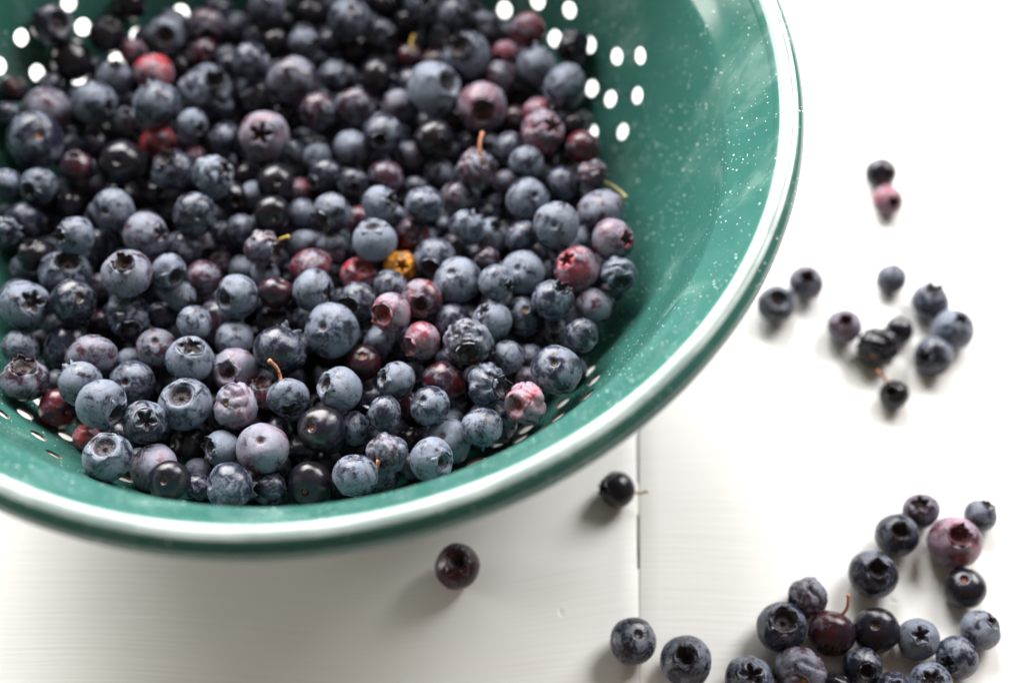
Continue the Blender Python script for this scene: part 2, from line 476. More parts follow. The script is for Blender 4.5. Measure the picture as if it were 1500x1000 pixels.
def body_mesh(kind, ca, seed, nt=34, nphi=44):
    """Unit berry: +Z is the crown end, -Z the stem end. kind: smooth, wrinkled, lobed, oval."""
    r = random.Random(seed)
    o = Vector((r.uniform(-50, 50), r.uniform(-50, 50), r.uniform(-50, 50)))
    ths = []
    for i in range(nt + 1):
        t = i / nt
        ths.append(PI * t)
    extra = [ca * x for x in (0.15, 0.4, 0.65, 0.82, 0.95, 1.08, 1.25)] + [PI - x for x in (0.05, 0.10, 0.145, 0.19, 0.24, 0.30)]
    ths = sorted(set([t for t in ths if 0.02 < t < PI - 0.02 and all(abs(t - e) > 0.02 for e in extra)] + extra))
    verts = [Vector((0, 0, 1))]
    rows = []
    squash = (0.90, 0.84, 0.93, 0.87)[seed % 4] if kind != 'oval' else 0.78
    strong = kind == 'wrinkled' and seed % 2 == 1
    ax, ay = r.uniform(-0.03, 0.03), r.uniform(-0.03, 0.03)
    def place(th, ph):
        d = Vector((math.sin(th) * math.cos(ph), math.sin(th) * math.sin(ph), math.cos(th)))
        rr = 1.0
        rr -= 0.48 * (1 - sstep(0.74 * ca, 1.0 * ca, th)) - 0.035 * math.exp(-((th - ca * 1.15) / 0.12) ** 2)
        ts = PI - th
        rr -= 0.17 * (1 - sstep(0.09, 0.23, ts)) + 0.055 * (1 - sstep(0.10, 0.60, ts))
        q = d * 1.1 + o
        rr += 0.060 * noise.noise(q) + 0.024 * noise.noise(q * 2.4)
        rr += 0.018 * math.cos(5 * ph) * math.exp(-((th - ca * 1.4) / 0.35) ** 2)
        if kind == 'smooth':
            rr += 0.010 * (noise.noise(q * 5.0))
            rr -= 0.012 * max(0, math.sin(ph * 17 + 5 * noise.noise(q))) * math.exp(-((ts - 0.26) / 0.16) ** 2)
        elif kind == 'wrinkled':
            if strong:
                w = 1 - abs(noise.noise(q * 1.9)) * 2.4
                w2 = 1 - abs(noise.noise(q * 4.4 + Vector((7, 1, 2)))) * 2.1
                rr -= 0.15 * max(0, w) ** 2 + 0.05 * max(0, w2) ** 2 - 0.06
            else:
                w = 1 - abs(noise.noise(q * 1.25)) * 3.0
                w2 = 1 - abs(noise.noise(q * 3.0 + Vector((7, 1, 2)))) * 3.2
                rr -= 0.15 * max(0, w) ** 1.6 + 0.045 * max(0, w2) ** 1.5 - 0.04
            rr += 0.13 * noise.noise(q * 1.2 + Vector((3, 9, 4)))
        elif kind == 'lobed':
            rr -= 0.16 * math.exp(-(d.x / 0.22) ** 2) * (0.5 + 0.5 * d.y) - 0.03
        p = d * rr
        p.z *= squash
        p.x *= 1 + ax; p.y *= 1 + ay
        return p
    top = place(0.0001, 0)
    bot = place(PI - 0.0001, 0)
    verts = [tuple(top)]
    for th in ths:
        verts += [tuple(place(th, 2 * PI * k / nphi)) for k in range(nphi)]
    verts.append(tuple(bot))
    faces = [(0, 1 + k, 1 + (k + 1) % nphi) for k in range(nphi)]
    for i in range(len(ths) - 1):
        a, b = 1 + i * nphi, 1 + (i + 1) * nphi
        faces += [(a + k, b + k, b + (k + 1) % nphi, a + (k + 1) % nphi) for k in range(nphi)]
    e = 1 + (len(ths) - 1) * nphi
    faces += [(e + k, len(verts) - 1, e + (k + 1) % nphi) for k in range(nphi)]
    me = bpy.data.meshes.new('blueberry')
    me.from_pydata(verts, [], faces)
    me.materials.append(SKIN)
    me.polygons.foreach_set('use_smooth', [True] * len(faces))
    me.update()
    me['squash'] = squash
    return me

def crown_mesh(style, ca, seed, squash):
    """Five sepals round the crater with a dark floor; the outer faces carry the berry's skin."""
    r = random.Random(seed)
    NP = 60
    L = [r.uniform(0.55, 1.12) for _ in range(5)]
    ph0 = r.uniform(0, 1)
    verts, faces, fm = [], [], []
    rows_out, rows_in = [], []
    K = 5
    def pt(th, rad, ph):
        return (rad * math.sin(th) * math.cos(ph), rad * math.sin(th) * math.sin(ph), rad * math.cos(th) * squash)
    def shell(off):
        rows = []
        for k in range(K + 1):
            t = k / K
            row = []
            for i in range(NP):
                f = i / NP * 5
                lobe = int(f) % 5
                x = f - int(f)
                tri = 1 - abs(2 * x - 1)
                up = (tri ** 1.05) * L[lobe]
                rag = 0.16 * noise.noise(Vector((f * 4.3, seed * 1.7, 0))) + 0.07 * noise.noise(Vector((f * 11.0, seed * 2.3, 5)))
                ph = 2 * PI * i / NP + ph0 + 0.10 * t * noise.noise(Vector((f * 2.0, seed * 3.1, 9)))
                if style == 'flared':
                    th = ca * 1.10 - 0.12 * t + (0.10 + 0.42 * up) * t * t
                    rad = 0.955 + 0.09 * math.sin(PI * min(1, t * 0.9)) + (0.05 + rag * 0.4) * t
                elif style == 'upright':
                    th = ca * 1.10 - (0.10 + 0.03 * up - 0.06 * rag) * t
                    rad = 0.955 + (0.05 + 0.32 * up + rag) * t
                else:                                            # folded in over the crater
                    th = ca * 1.12 - (0.06 + (0.86 * ca - 0.06) * up * 0.92) * t
                    rad = 0.965 + 0.09 * math.sin(PI * min(1, t * 1.1)) + (0.02 + rag * 0.35) * t
                th = max(0.03, th)
                row.append(pt(th - off * 0.9, rad - off, ph))
            rows.append(row)
        return rows
    A, B = shell(0), shell(0.026)
    def add(rows):
        s = len(verts)
        for row in rows: verts.extend(row)
        return s
    a0, b0 = add(A), add(B)
    for k in range(K):
        for i in range(NP):
            j = (i + 1) % NP
            faces.append((a0 + k * NP + i, a0 + k * NP + j, a0 + (k + 1) * NP + j, a0 + (k + 1) * NP + i)); fm.append(0)
            faces.append((b0 + k * NP + i, b0 + (k + 1) * NP + i, b0 + (k + 1) * NP + j, b0 + k * NP + j)); fm.append(1)
    for i in range(NP):
        j = (i + 1) % NP
        faces.append((a0 + K * NP + i, a0 + K * NP + j, b0 + K * NP + j, b0 + K * NP + i)); fm.append(1)
    # crater wall and floor with the small style scar in the middle
    prev = b0
    for th, rad in ((ca * 0.90, 0.88), (ca * 0.88, 0.76), (ca * 0.82, 0.65), (ca * 0.50, 0.60), (0.13, 0.60), (0.10, 0.66), (0.03, 0.67)):
        s = len(verts)
        for i in range(NP):
            ph = 2 * PI * i / NP + ph0
            w = 1 + 0.02 * math.cos(10 * ph)
            verts.append(pt(th, rad * w, ph))
        for i in range(NP):
            j = (i + 1) % NP
            faces.append((prev + i, prev + j, s + j, s + i)); fm.append(1)
        prev = s
    verts.append((0, 0, 0.67 * squash))
    for i in range(NP): faces.append((prev + i, prev + (i + 1) % NP, len(verts) - 1)); fm.append(1)
    me = bpy.data.meshes.new('crown')
    me.from_pydata(verts, [], faces)
    me.materials.append(SKIN); me.materials.append(INSIDE)
    me.polygons.foreach_set('material_index', fm)
    me.polygons.foreach_set('use_smooth', [True] * len(faces))
    me.update()
    return me

def scar_mesh(mat, squash):
    verts, faces = [], []
    NP = 18
    prof = [(0.205, 0.77), (0.165, 0.785), (0.135, 0.815), (0.095, 0.79), (0.055, 0.755), (0.015, 0.75)]
    for r_, z in prof:
        for i in range(NP):
            a = 2 * PI * i / NP
            w = 1 + 0.09 * noise.noise(Vector((math.cos(a) * 2, math.sin(a) * 2, r_ * 9)))
            verts.append((r_ * w * math.cos(a), r_ * w * math.sin(a), -z * squash))
    for k in range(len(prof) - 1):
        for i in range(NP):
            j = (i + 1) % NP
            faces.append((k * NP + i, (k + 1) * NP + i, (k + 1) * NP + j, k * NP + j))
    faces.append(tuple((len(prof) - 1) * NP + i for i in range(NP)))
    me = bpy.data.meshes.new('stem_scar')
    me.from_pydata(verts, [], [f[::-1] for f in faces])
    me.materials.append(mat)
    me.polygons.foreach_set('use_smooth', [True] * len(faces))
    me.update()
    return me

BODY, CROWN, SCARS = {}, {}, {}
for kind, cnt in (('smooth', 9), ('wrinkled', 6), ('lobed', 2), ('oval', 2)):
    for i in range(cnt):
        ca = (0.44, 0.52, 0.40, 0.56)[i % 4]
        BODY.setdefault(kind, []).append((body_mesh(kind, ca, (len(kind) * 40 + i * 17 if kind != 'wrinkled' else 300 + i * 4 + (1 if i >= 5 else 0)), 40 if kind == 'wrinkled' else 30, 60 if kind == 'wrinkled' else 44), ca))
for kind in BODY:
    for me, ca in BODY[kind]:
        for st in ('flared', 'upright', 'folded'):
            CROWN[(me.name, st)] = [crown_mesh(st, ca, 3 + s + len(CROWN), me['squash']) for s in range(2 if kind == 'smooth' else 1)]
for c in SCAR:
    for sq in (0.90, 0.84, 0.93, 0.87, 0.78): SCARS[(c, round(sq, 2))] = scar_mesh(SCAR[c], sq)

TINT = {  # skin tint on the less ripe side, amount of bloom
    'b': ((0.016, 0.018, 0.036), 0.45), 'B': ((0.020, 0.024, 0.042), 0.57), 'd': ((0.012, 0.013, 0.026), 0.37), 'k': ((0.010, 0.008, 0.011), 0.10),
    'p': ((0.11, 0.024, 0.044), 0.46), 'P': ((0.20, 0.034, 0.055), 0.42), 'm': ((0.040, 0.009, 0.014), 0.27), 'r': ((0.105, 0.011, 0.019), 0.34),
    'R': ((0.34, 0.034, 0.040), 0.36), 'q': ((0.050, 0.016, 0.030), 0.43), 'V': ((0.26, 0.030, 0.042), 0.50), 'o': ((0.80, 0.33, 0.035), 0.22)}

def stem_part(parent, base, tip, rad, mat):
    """A curved tube from base to tip, in the parent's unit space, with a swollen cut end."""
    d = tip - base
    side = d.cross(Vector((0.3, 0.5, 0.8))).normalized() * d.length * 0.16
    SEGS, NP = 9, 10
    verts, faces = [], []
    for k in range(SEGS + 1):
        t = k / SEGS
        c = base + d * t + side * math.sin(PI * t)
        tg = (d + side * PI * math.cos(PI * t)).normalized()
        u = tg.orthogonal().normalized(); w = tg.cross(u)
        rr = rad * (1.25 - 0.35 * sstep(0, 0.25, t) + 0.30 * sstep(0.8, 1.0, t)) * (1 + 0.08 * math.sin(k * 2.3))
        for i in range(NP):
            a = 2 * PI * i / NP
            verts.append(tuple(c + (u * math.cos(a) + w * math.sin(a)) * rr))
    for k in range(SEGS):
        for i in range(NP):
            j = (i + 1) % NP
            faces.append((k * NP + i, k * NP + j, (k + 1) * NP + j, (k + 1) * NP + i))
    faces.append(tuple(range(NP))[::-1])
    faces.append(tuple(SEGS * NP + i for i in range(NP)))
    return mesh_obj('stem', verts, faces, [mat], parent)

def blueberry(where, c, feat, flags, x, y, z, r, ax, ay, az, stem, label):
    kind = 'wrinkled' if 'w' in flags.lower() else 'lobed' if 'l' in flags else 'oval' if 'e' in flags else 'smooth'
    me, ca = BODY['wrinkled'][5] if 'W' in flags else rng.choice(BODY[kind][:5] if kind == 'wrinkled' else BODY[kind])
    axis = Vector((ax, ay, az)).normalized()
    if feat == 's': axis = -axis
    o = bpy.data.objects.new('blueberry', me)
    coll.objects.link(o)
    q = Vector((0, 0, 1)).rotation_difference(axis) @ Quaternion((0, 0, 1), rng.uniform(0, 2 * PI))
    o.rotation_mode = 'QUATERNION'
    o.rotation_quaternion = q
    o.location = (x, y, z)
    o.scale = (r, r, r)
    t, bl = TINT[c]
    j = rng.uniform(0.85, 1.2)
    col = (t[0] * j, t[1] * j, t[2] * j, min(0.75, max(0.05, bl + rng.uniform(-0.08, 0.08))))
    o.color = col
    o['label'] = label
    o['category'] = 'berry'
    o['group'] = 'blueberries heaped in the colander' if where == 'b' else 'blueberries scattered on the table'
    def child(name, mesh):
        p = bpy.data.objects.new(name, mesh)
        coll.objects.link(p)
        p.parent = o
        p.color = col
        return p
    view = (cam.location - o.location).normalized()
    if feat == 'c' or axis.dot(view) > -0.35:
        st = rng.choice(('flared', 'upright', 'folded', 'folded', 'upright'))
        cr = child('crown', rng.choice(CROWN[(me.name, st)]))
        if 'X' in flags:
            cr.color = (0.45, 0.014, 0.016, col[3])
            cr['label'] = 'wet red flesh inside the crown'
    if feat == 's' or axis.dot(view) < 0.25:
        cn = 'red' if c in 'mk' and rng.random() < 0.6 else 'orange' if rng.random() < 0.35 else 'brown'
        child('stem_scar', SCARS[(cn, round(me['squash'], 2))])
    if stem:
        inv = q.to_matrix().transposed()
        v = Vector(stem[:3])
        tipw = v / r
        dirw = (-axis if feat == 's' else (v.normalized() * 0.9 + view * 0.25).normalized())
        if feat != 's' and v.length / r > 1.3: dirw = v.normalized()
        base = inv @ (dirw * 0.73)
        tip = inv @ (tipw + view * 0.35)
        stem_part(o, base, tip, 0.00050 / r, STEM[stem[3]])
    return o

ROWS = [
('b', 'd', 'c', '', -0.0839, 0.05761, 0.05743, 0.00654, 0.698, -0.422, 0.579, None, 'dark berry with a black crown beside three bright drain holes at the back left'),
('b', 'k', 'c', '', -0.0696, 0.06106, 0.049, 0.00581, 0.447, 0.193, 0.873, None, 'glossy black berry, crown on top, one berry away back right of the smooth charcoal berry'),
('b', 'k', '-', '', -0.07987, 0.05287, 0.04669, 0.00685, -0.969, -0.128, -0.213, None, 'smooth dark charcoal berry in front of the back left drain holes'),
('b', 'P', '-', '', -0.06293, 0.06151, 0.04077, 0.00459, -0.763, -0.349, -0.544, None, 'frosted pink berry, no crown in view, just back left of the bright red berry'),
('b', 'R', 's', '', -0.05257, 0.04597, 0.049, 0.00613, 0.233, 0.272, 0.934, None, 'bright red unripe berry with a pointed top, deep in the left back of the pile'),
('b', 'b', 'c', '', -0.06614, 0.04753, 0.04445, 0.00555, 0.242, 0.179, 0.954, None, 'dusty blue berry, crown on top, just left of the bright red berry'),
('b', 'd', '-', '', -0.07404, 0.05568, 0.03824, 0.00458, 0.455, 0.881, 0.131, None, 'dark blue berry, no crown in view, just right of the smooth charcoal berry'),
('b', 'm', 'c', '', -0.09394, 0.03712, 0.05086, 0.00417, 0.614, 0.4, 0.681, None, 'dark maroon berry, crown on top, one berry away front left of the smooth charcoal berry'),
('b', 'd', '-', '', -0.08566, 0.04417, 0.04444, 0.00447, -0.955, 0.257, 0.146, None, 'dark blue berry, no crown in view, just front left of the smooth charcoal berry'),
('b', 'q', '-', '', -0.08372, 0.03218, 0.04713, 0.00751, -0.53, -0.499, -0.686, None, 'dusky purple berry, no crown in view, just behind the big charcoal berry with the pit'),
('b', 'b', 'c', '', -0.06879, 0.03211, 0.05005, 0.00685, 0.887, -0.384, 0.259, None, 'dusty blue berry, crown on its right, one berry away behind the frosted maroon berry'),
('b', 'b', '-', '', -0.04907, 0.03011, 0.05175, 0.00722, -0.447, 0.814, 0.372, None, 'dusty blue berry, no crown in view, just in front of the bright red berry'),
('b', 'b', 'c', '', -0.06084, 0.03083, 0.0433, 0.00441, 0.359, 0.159, 0.92, None, 'dusty blue berry, crown on top, just back left of the half pink berry'),
('b', 'b', 'c', '', -0.03848, 0.02496, 0.049, 0.00474, 0.749, -0.629, 0.208, None, 'dusty blue berry, crown on its right, just front left of the big crumpled berry'),
('b', 'd', '-', '', -0.09452, 0.02816, 0.049, 0.00455, -0.081, 0.935, 0.346, None, 'dark blue berry, no crown in view, farther front left of the smooth charcoal berry'),
('b', 'b', 's', '', -0.08402, 0.01733, 0.05089, 0.00855, 0.504, -0.366, 0.783, None, 'big charcoal blue berry with a brown stem pit at the left edge of the pile'),
('b', 'b', 'c', 'w', -0.03662, 0.0414, 0.04442, 0.00891, 0.494, -0.121, 0.861, None, 'big crumpled grey berry beside and below the bright red unripe berry'),
('b', 'b', 'c', '', -0.05074, 0.06164, 0.049, 0.00581, 0.121, -0.735, 0.667, None, 'dusty blue berry, crown toward the camera, just behind the bright red berry'),
('b', 'q', 'c', '', -0.03993, 0.0694, 0.04457, 0.00591, 0.225, -0.973, 0.051, None, 'dusky purple berry, crown underneath, one berry away behind the big crumpled berry'),
('b', 'm', 's', '', -0.03908, 0.05775, 0.04451, 0.00454, 0.343, -0.736, 0.584, None, 'dark maroon berry, stem pit, just behind the big crumpled berry'),
('b', 'b', '-', '', -0.02278, 0.04956, 0.04969, 0.00636, -0.893, -0.168, -0.417, None, 'dusty blue berry, no crown in view, farther behind the frosty star crown berry'),
('b', 'd', '-', '', -0.03048, 0.05291, 0.04384, 0.00452, -0.564, 0.749, 0.349, None, 'dark blue berry, no crown in view, just back right of the big crumpled berry'),
('b', 'q', '-', 'l', -0.009, 0.04151, 0.04963, 0.00777, -0.109, 0.922, 0.371, None, 'wide dusty purple berry with two lobes, near the back of the pile'),
('b', 'b', '-', '', -0.02037, 0.07341, 0.049, 0.00655, 0.829, 0.158, -0.536, None, 'dusty blue berry, no crown in view, farther behind the two lobed berry'),
('b', 'd', '-', '', -0.0315, 0.07343, 0.03975, 0.00488, 0.735, 0.007, -0.678, None, 'dark blue berry, no crown in view, farther behind the big crumpled berry'),
('b', 'd', '-', '', -0.02394, 0.06859, 0.0398, 0.00464, 0.605, 0.789, 0.112, None, 'dark blue berry, no crown in view, farther back right of the big crumpled berry'),
('b', 'k', '-', '', -0.01734, 0.06385, 0.04296, 0.0048, -0.98, 0.171, -0.106, None, 'glossy black berry, no crown in view, farther left of the dimpled back berry'),
('b', 'b', 'c', '', -0.00741, 0.06002, 0.04673, 0.00496, 0.79, -0.419, 0.447, None, 'dusty blue berry, crown on its right, just behind the two lobed berry'),
('b', 'd', '-', '', 0.0002, 0.06343, 0.0434, 0.00458, -0.6, 0.737, 0.312, None, 'dark blue berry, no crown in view, just front left of the dimpled back berry'),
('b', 'b', 's', '', 0.00689, 0.0663, 0.05114, 0.00668, 0.19, -0.211, 0.959, None, 'round blue berry with a small dimple on top at the back edge of the frame'),
('b', 'd', '-', 'w', 0.00217, 0.04837, 0.04446, 0.00449, 0.184, 0.926, 0.329, None, 'wrinkled dark blue berry, no crown in view, just right of the two lobed berry'),
('b', 'k', '-', '', 0.01546, 0.04781, 0.04446, 0.00598, 0.885, 0.165, -0.435, None, 'glossy black berry, no crown in view, just front left of the yellow stemmed berry'),
('b', 'd', '-', '', -0.02232, 0.04312, 0.04054, 0.00557, 0.809, 0.092, -0.581, None, 'dark blue berry, no crown in view, just behind the frosty star crown berry'),
('b', 'q', 'c', '', -0.00056, 0.02917, 0.04971, 0.00579, -0.549, -0.778, 0.306, None, 'dusky purple berry, crown on its left, just front right of the two lobed berry'),
('b', 'k', '-', '', -0.01307, 0.03647, 0.03987, 0.00468, -0.439, 0.833, 0.336, None, 'glossy black berry, no crown in view, just back right of the frosty star crown berry'),
('b', 'q', 's', '', 0.01033, 0.03173, 0.04829, 0.00624, -0.272, -0.858, 0.436, None, 'dusky purple berry, stem pit, just back left of the wide mouthed berry'),
('b', 'p', 'c', '', -0.01622, 0.02046, 0.049, 0.00738, 0.003, -0.57, 0.821, None, 'pink tinged frosty berry with a dark open star crown facing the camera'),
('b', 'd', '-', '', -0.02892, 0.02247, 0.04432, 0.00519, -0.893, 0.432, 0.125, None, 'dark blue berry, no crown in view, just left of the frosty star crown berry'),
('b', 'b', 'c', '', 0.02937, 0.07401, 0.049, 0.00568, 0.289, -0.489, 0.823, None, 'dusty blue berry, crown toward the camera, one berry away behind the yellow stemmed berry'),
('b', 'b', '-', '', 0.04038, 0.06985, 0.049, 0.00587, -0.514, -0.337, -0.789, None, 'dusty blue berry, no crown in view, just behind the dark shouldered berry'),
('b', 'd', 'c', '', 0.01634, 0.06529, 0.04455, 0.00501, 0.788, -0.602, 0.129, None, 'dark blue berry, crown on its right, just front right of the dimpled back berry'),
('b', 'd', 's', '', 0.04988, 0.06881, 0.04456, 0.00525, -0.149, -0.554, 0.819, None, 'dark blue berry, stem pit, just back right of the dark shouldered berry'),
('b', 'P', 'c', '', 0.06338, 0.06339, 0.049, 0.00561, 0.146, -0.986, 0.085, None, 'pink berry with a crown at its front, beside the drain holes at back right'),
('b', 'P', 'c', '', 0.05647, 0.05718, 0.0445, 0.00454, -0.521, -0.756, 0.397, None, 'frosted pink berry, crown on its left, just right of the dark shouldered berry'),
('b', 'b', 'c', '', 0.04393, 0.05245, 0.049, 0.00767, -0.308, -0.181, 0.934, None, 'big blue berry with a dark crown on its left shoulder, behind the big pale one'),
('b', 'm', 's', '', 0.02545, 0.05975, 0.04046, 0.00458, 0.333, 0.039, 0.942, [0.00153, 0.00597, 0.00363, 'Y'], 'small reddish berry with an upright yellow stem at the back of the pile'),
('b', 'k', '-', '', 0.02405, 0.07414, 0.04088, 0.00466, 0.822, 0.569, -0.02, None, 'glossy black berry, no crown in view, just behind the yellow stemmed berry'),
('b', 'B', 'c', '', 0.03436, 0.03805, 0.0498, 0.00836, 0.663, -0.228, 0.713, None, 'big pale dusty berry left of the dusky pink berry with the hollow crown'),
('b', 'p', 'c', '', 0.04906, 0.03159, 0.04909, 0.00769, 0.074, -0.782, 0.619, None, 'big dusky pink berry with a dark hollow crown, above the curved orange stem'),
('b', 'b', '-', '', 0.06606, 0.04891, 0.04792, 0.00659, 0.39, 0.863, 0.322, None, 'dusty blue berry, no crown in view, one berry away behind the frayed pink berry'),
('b', 'q', '-', '', 0.05436, 0.04697, 0.04445, 0.00555, 0.782, 0.618, 0.076, None, 'dusky purple berry, no crown in view, just back right of the hollow crowned pink berry'),
('b', 'b', '-', '', 0.07431, 0.03889, 0.05009, 0.00732, 0.846, -0.109, -0.522, None, 'dusty blue berry, no crown in view, one berry away behind the half white red berry'),
('b', 'd', 'c', 'w', 0.07761, 0.05845, 0.04624, 0.00539, -0.357, -0.832, 0.423, None, 'wrinkled dark blue berry, crown underneath, farther behind the frayed pink berry'),
('b', 'q', 's', '', 0.02313, 0.03659, 0.04359, 0.00528, 0.113, -0.877, 0.467, None, 'dusky purple berry, stem pit, just back right of the wide mouthed berry'),
('b', 'P', 'c', 'w', 0.06744, 0.02178, 0.049, 0.00678, 0.529, -0.21, 0.822, None, 'frayed pinkish white berry with a torn crown, near the right wall'),
('b', 'P', '-', '', 0.06598, 0.03427, 0.04438, 0.00442, 0.45, -0.405, -0.796, None, 'frosted pink berry, no crown in view, just behind the frayed pink berry'),
('b', 'r', '-', '', 0.07939, 0.01549, 0.049, 0.0055, 0.707, 0.69, 0.155, None, 'red berry half covered in white bloom, touching the wall below the drain holes'),
('b', 'k', '-', '', 0.07742, 0.02832, 0.04435, 0.00439, -0.611, 0.775, 0.159, None, 'glossy black berry, no crown in view, just behind the half white red berry'),
('b', 'm', '-', '', 0.05862, 0.03428, 0.0405, 0.00445, 0.678, -0.269, -0.684, None, 'dark maroon berry, no crown in view, just back left of the frayed pink berry'),
('b', 'd', '-', '', 0.05737, 0.01904, 0.0443, 0.00537, -0.923, 0.349, -0.164, None, 'dark blue berry, no crown in view, just front left of the frayed pink berry'),
('b', 'b', '-', '', 0.06265, 0.01007, 0.049, 0.00547, -0.861, -0.061, -0.505, None, 'dusty blue berry, no crown in view, just front left of the frayed pink berry'),
('b', 'q', 's', 'w', 0.04772, 0.00761, 0.04952, 0.00605, 0.454, -0.25, 0.855, [0.00181, 0.00895, 0.00545, 'O'], 'crumpled pale berry carrying a long curved orange stem'),
('b', 'q', 's', 'w', 0.08214, 0.00522, 0.049, 0.00503, 0.818, -0.57, 0.08, [0.00986, -0.0055, -0.00335, 'C'], 'wrinkled berry with a cream stem pointing at the green wall'),
('b', 'b', '-', '', 0.07284, 0.00588, 0.04422, 0.00529, 0.679, 0.72, 0.144, None, 'dusty blue berry, no crown in view, just left of the cream stemmed berry'),
('b', 'b', 's', '', 0.06278, -0.00331, 0.049, 0.00637, 0.365, -0.371, 0.854, None, 'dusty blue berry, stem pit, just back left of the pink scarred berry'),
('b', 'k', 'c', '', 0.03487, 0.01915, 0.049, 0.00614, 0.539, -0.806, 0.245, None, 'dark shiny purple berry with a brown crown at lower right, left of the orange stem'),
('b', 'b', 'c', '', 0.01945, 0.02079, 0.04923, 0.00615, -0.047, -0.819, 0.572, None, 'blue berry with a wide mouth like crown facing the camera'),
('b', 'B', '-', '', 0.00978, 0.02002, 0.04406, 0.00559, -0.54, -0.43, -0.724, None, 'pale frosted blue berry, no crown in view, just left of the wide mouthed berry'),
('b', 'q', '-', '', 0.02696, 0.01932, 0.04035, 0.00458, 0.297, 0.919, 0.261, None, 'dusky purple berry, no crown in view, just front left of the dark shiny purple berry'),
('b', 'd', '-', '', 0.0365, 0.01281, 0.04028, 0.00517, -0.622, -0.368, -0.692, None, 'dark blue berry, no crown in view, just in front of the dark shiny purple berry'),
('b', 'd', '-', 'w', 0.04561, 0.02521, 0.04032, 0.0044, -0.827, -0.148, -0.542, None, 'wrinkled dark blue berry, no crown in view, just behind the orange stemmed berry'),
('b', 'q', '-', '', 0.02068, 0.00817, 0.04423, 0.00571, 0.757, 0.653, -0.02, None, 'dusky purple berry, no crown in view, just behind the brown ragged crown berry'),
('b', 'd', 'c', '', 0.01113, 0.00549, 0.04505, 0.00467, 0.106, -0.793, 0.6, None, 'dark blue berry, crown toward the camera, just back left of the brown ragged crown berry'),
('b', 'B', 'c', '', 0.01986, -0.00634, 0.05073, 0.00534, 0.795, -0.122, 0.595, None, 'pale berry with a brown ragged crown on its right, behind the chalky pointed one'),
('b', 'b', '-', '', 0.02278, -0.00535, 0.0424, 0.00423, 0.895, 0.143, -0.423, None, 'dusty blue berry, no crown in view, just front right of the brown ragged crown berry'),
('b', 'b', '-', '', 0.0329, -0.00629, 0.05066, 0.00593, -0.13, -0.54, -0.832, None, 'dusty blue berry one berry away right of the brown ragged crown berry'),
('b', 'q', '-', '', 0.04201, 0.00122, 0.04367, 0.00506, -0.734, 0.671, 0.105, None, 'dusky purple berry, no crown in view, just front left of the orange stemmed berry'),
('b', 'b', '-', 'l', 0.04523, -0.0136, 0.049, 0.00531, 0.679, 0.731, 0.071, None, 'dusty blue berry, no crown in view, farther back left of the white topped berry'),
('b', 'B', 'c', '', 0.0526, -0.01139, 0.04221, 0.0054, 0.306, 0.048, 0.951, None, 'pale frosted blue berry, crown on top, one berry away left of the pink scarred berry'),
('b', 'q', '-', '', 0.05655, 0.00946, 0.04024, 0.00432, 0.53, 0.826, 0.195, None, 'dusky purple berry, no crown in view, just front right of the orange stemmed berry'),
('b', 'b', '-', '', 0.06096, -0.01459, 0.046, 0.00494, 0.667, -0.337, -0.664, None, 'dusty blue berry, no crown in view, just behind the white topped berry'),
('b', 'b', 's', '', 0.07083, -0.01541, 0.05315, 0.00661, -0.119, -0.584, 0.803, None, 'grey blue berry with a pinkish stem scar in its middle, near the right wall'),
('b', 'q', '-', 'e', 0.08392, -0.00738, 0.04949, 0.00693, 0.259, -0.528, -0.809, None, 'wide dark grey berry just in front of the one with the cream stem'),
('b', 'p', 'c', 'X', 0.08693, -0.01936, 0.05134, 0.00621, 0.635, -0.422, 0.647, None, 'pale pink berry with a red crown facing right, against the green wall'),
('b', 'b', '-', '', 0.08045, -0.01156, 0.04074, 0.00421, -0.449, -0.445, -0.775, None, 'dusty blue berry, no crown in view, just left of the pale pink wall berry'),
('b', 'b', 'c', '', 0.07367, -0.01674, 0.04255, 0.00516, -0.792, -0.465, 0.396, None, 'dusty blue berry, crown on its left, just back left of the torn pink berry'),
('b', 'P', 'c', 'X', 0.07653, -0.02784, 0.049, 0.00656, -0.533, -0.042, 0.845, None, 'pink berry torn open at its crown, showing wet red flesh'),
('b', 'b', 'c', 'w', 0.08839, -0.02979, 0.04947, 0.00519, 0.128, -0.951, 0.282, None, 'crumpled grey berry pressed against the green wall at the far right of the pile'),
('b', 'b', 'c', '', 0.06959, -0.03893, 0.04978, 0.00589, 0.434, 0.199, 0.879, None, 'dark blue berry with small black sepals on its right shoulder, below the torn pink one'),
('b', 'q', '-', '', 0.08113, -0.03721, 0.04395, 0.0054, 0.866, 0.499, -0.036, None, 'dusky purple berry, no crown in view, just right of the black sepal berry'),
('b', 'b', 's', '', 0.07751, -0.04982, 0.049, 0.00487, 0.701, -0.622, 0.35, None, 'dusty blue berry, stem pit, one berry away back right of the big pitted wall berry'),
('b', 'B', 's', '', 0.0613, -0.02767, 0.04668, 0.0064, -0.31, -0.285, 0.907, None, 'pale white topped berry with a grey stem dimple, left of the torn pink one'),
('b', 'b', 'c', '', 0.05382, -0.03404, 0.05133, 0.00514, 0.748, -0.555, 0.365, None, 'dusty blue berry, crown on its right, just left of the white topped berry'),
('b', 'q', '-', '', 0.05073, -0.02186, 0.04405, 0.00432, -0.87, 0.488, -0.068, None, 'dusky purple berry, no crown in view, just left of the white topped berry'),
('b', 'b', 's', '', 0.06128, -0.03981, 0.04301, 0.00558, 0.166, -0.091, 0.982, None, 'dusty blue berry, stem pit, just front left of the black sepal berry'),
('b', 'B', 'c', '', 0.0527, -0.04432, 0.0473, 0.00569, -0.526, 0.284, 0.802, None, 'pale frosted blue berry, crown on top, just back right of the heavily wrinkled berry'),
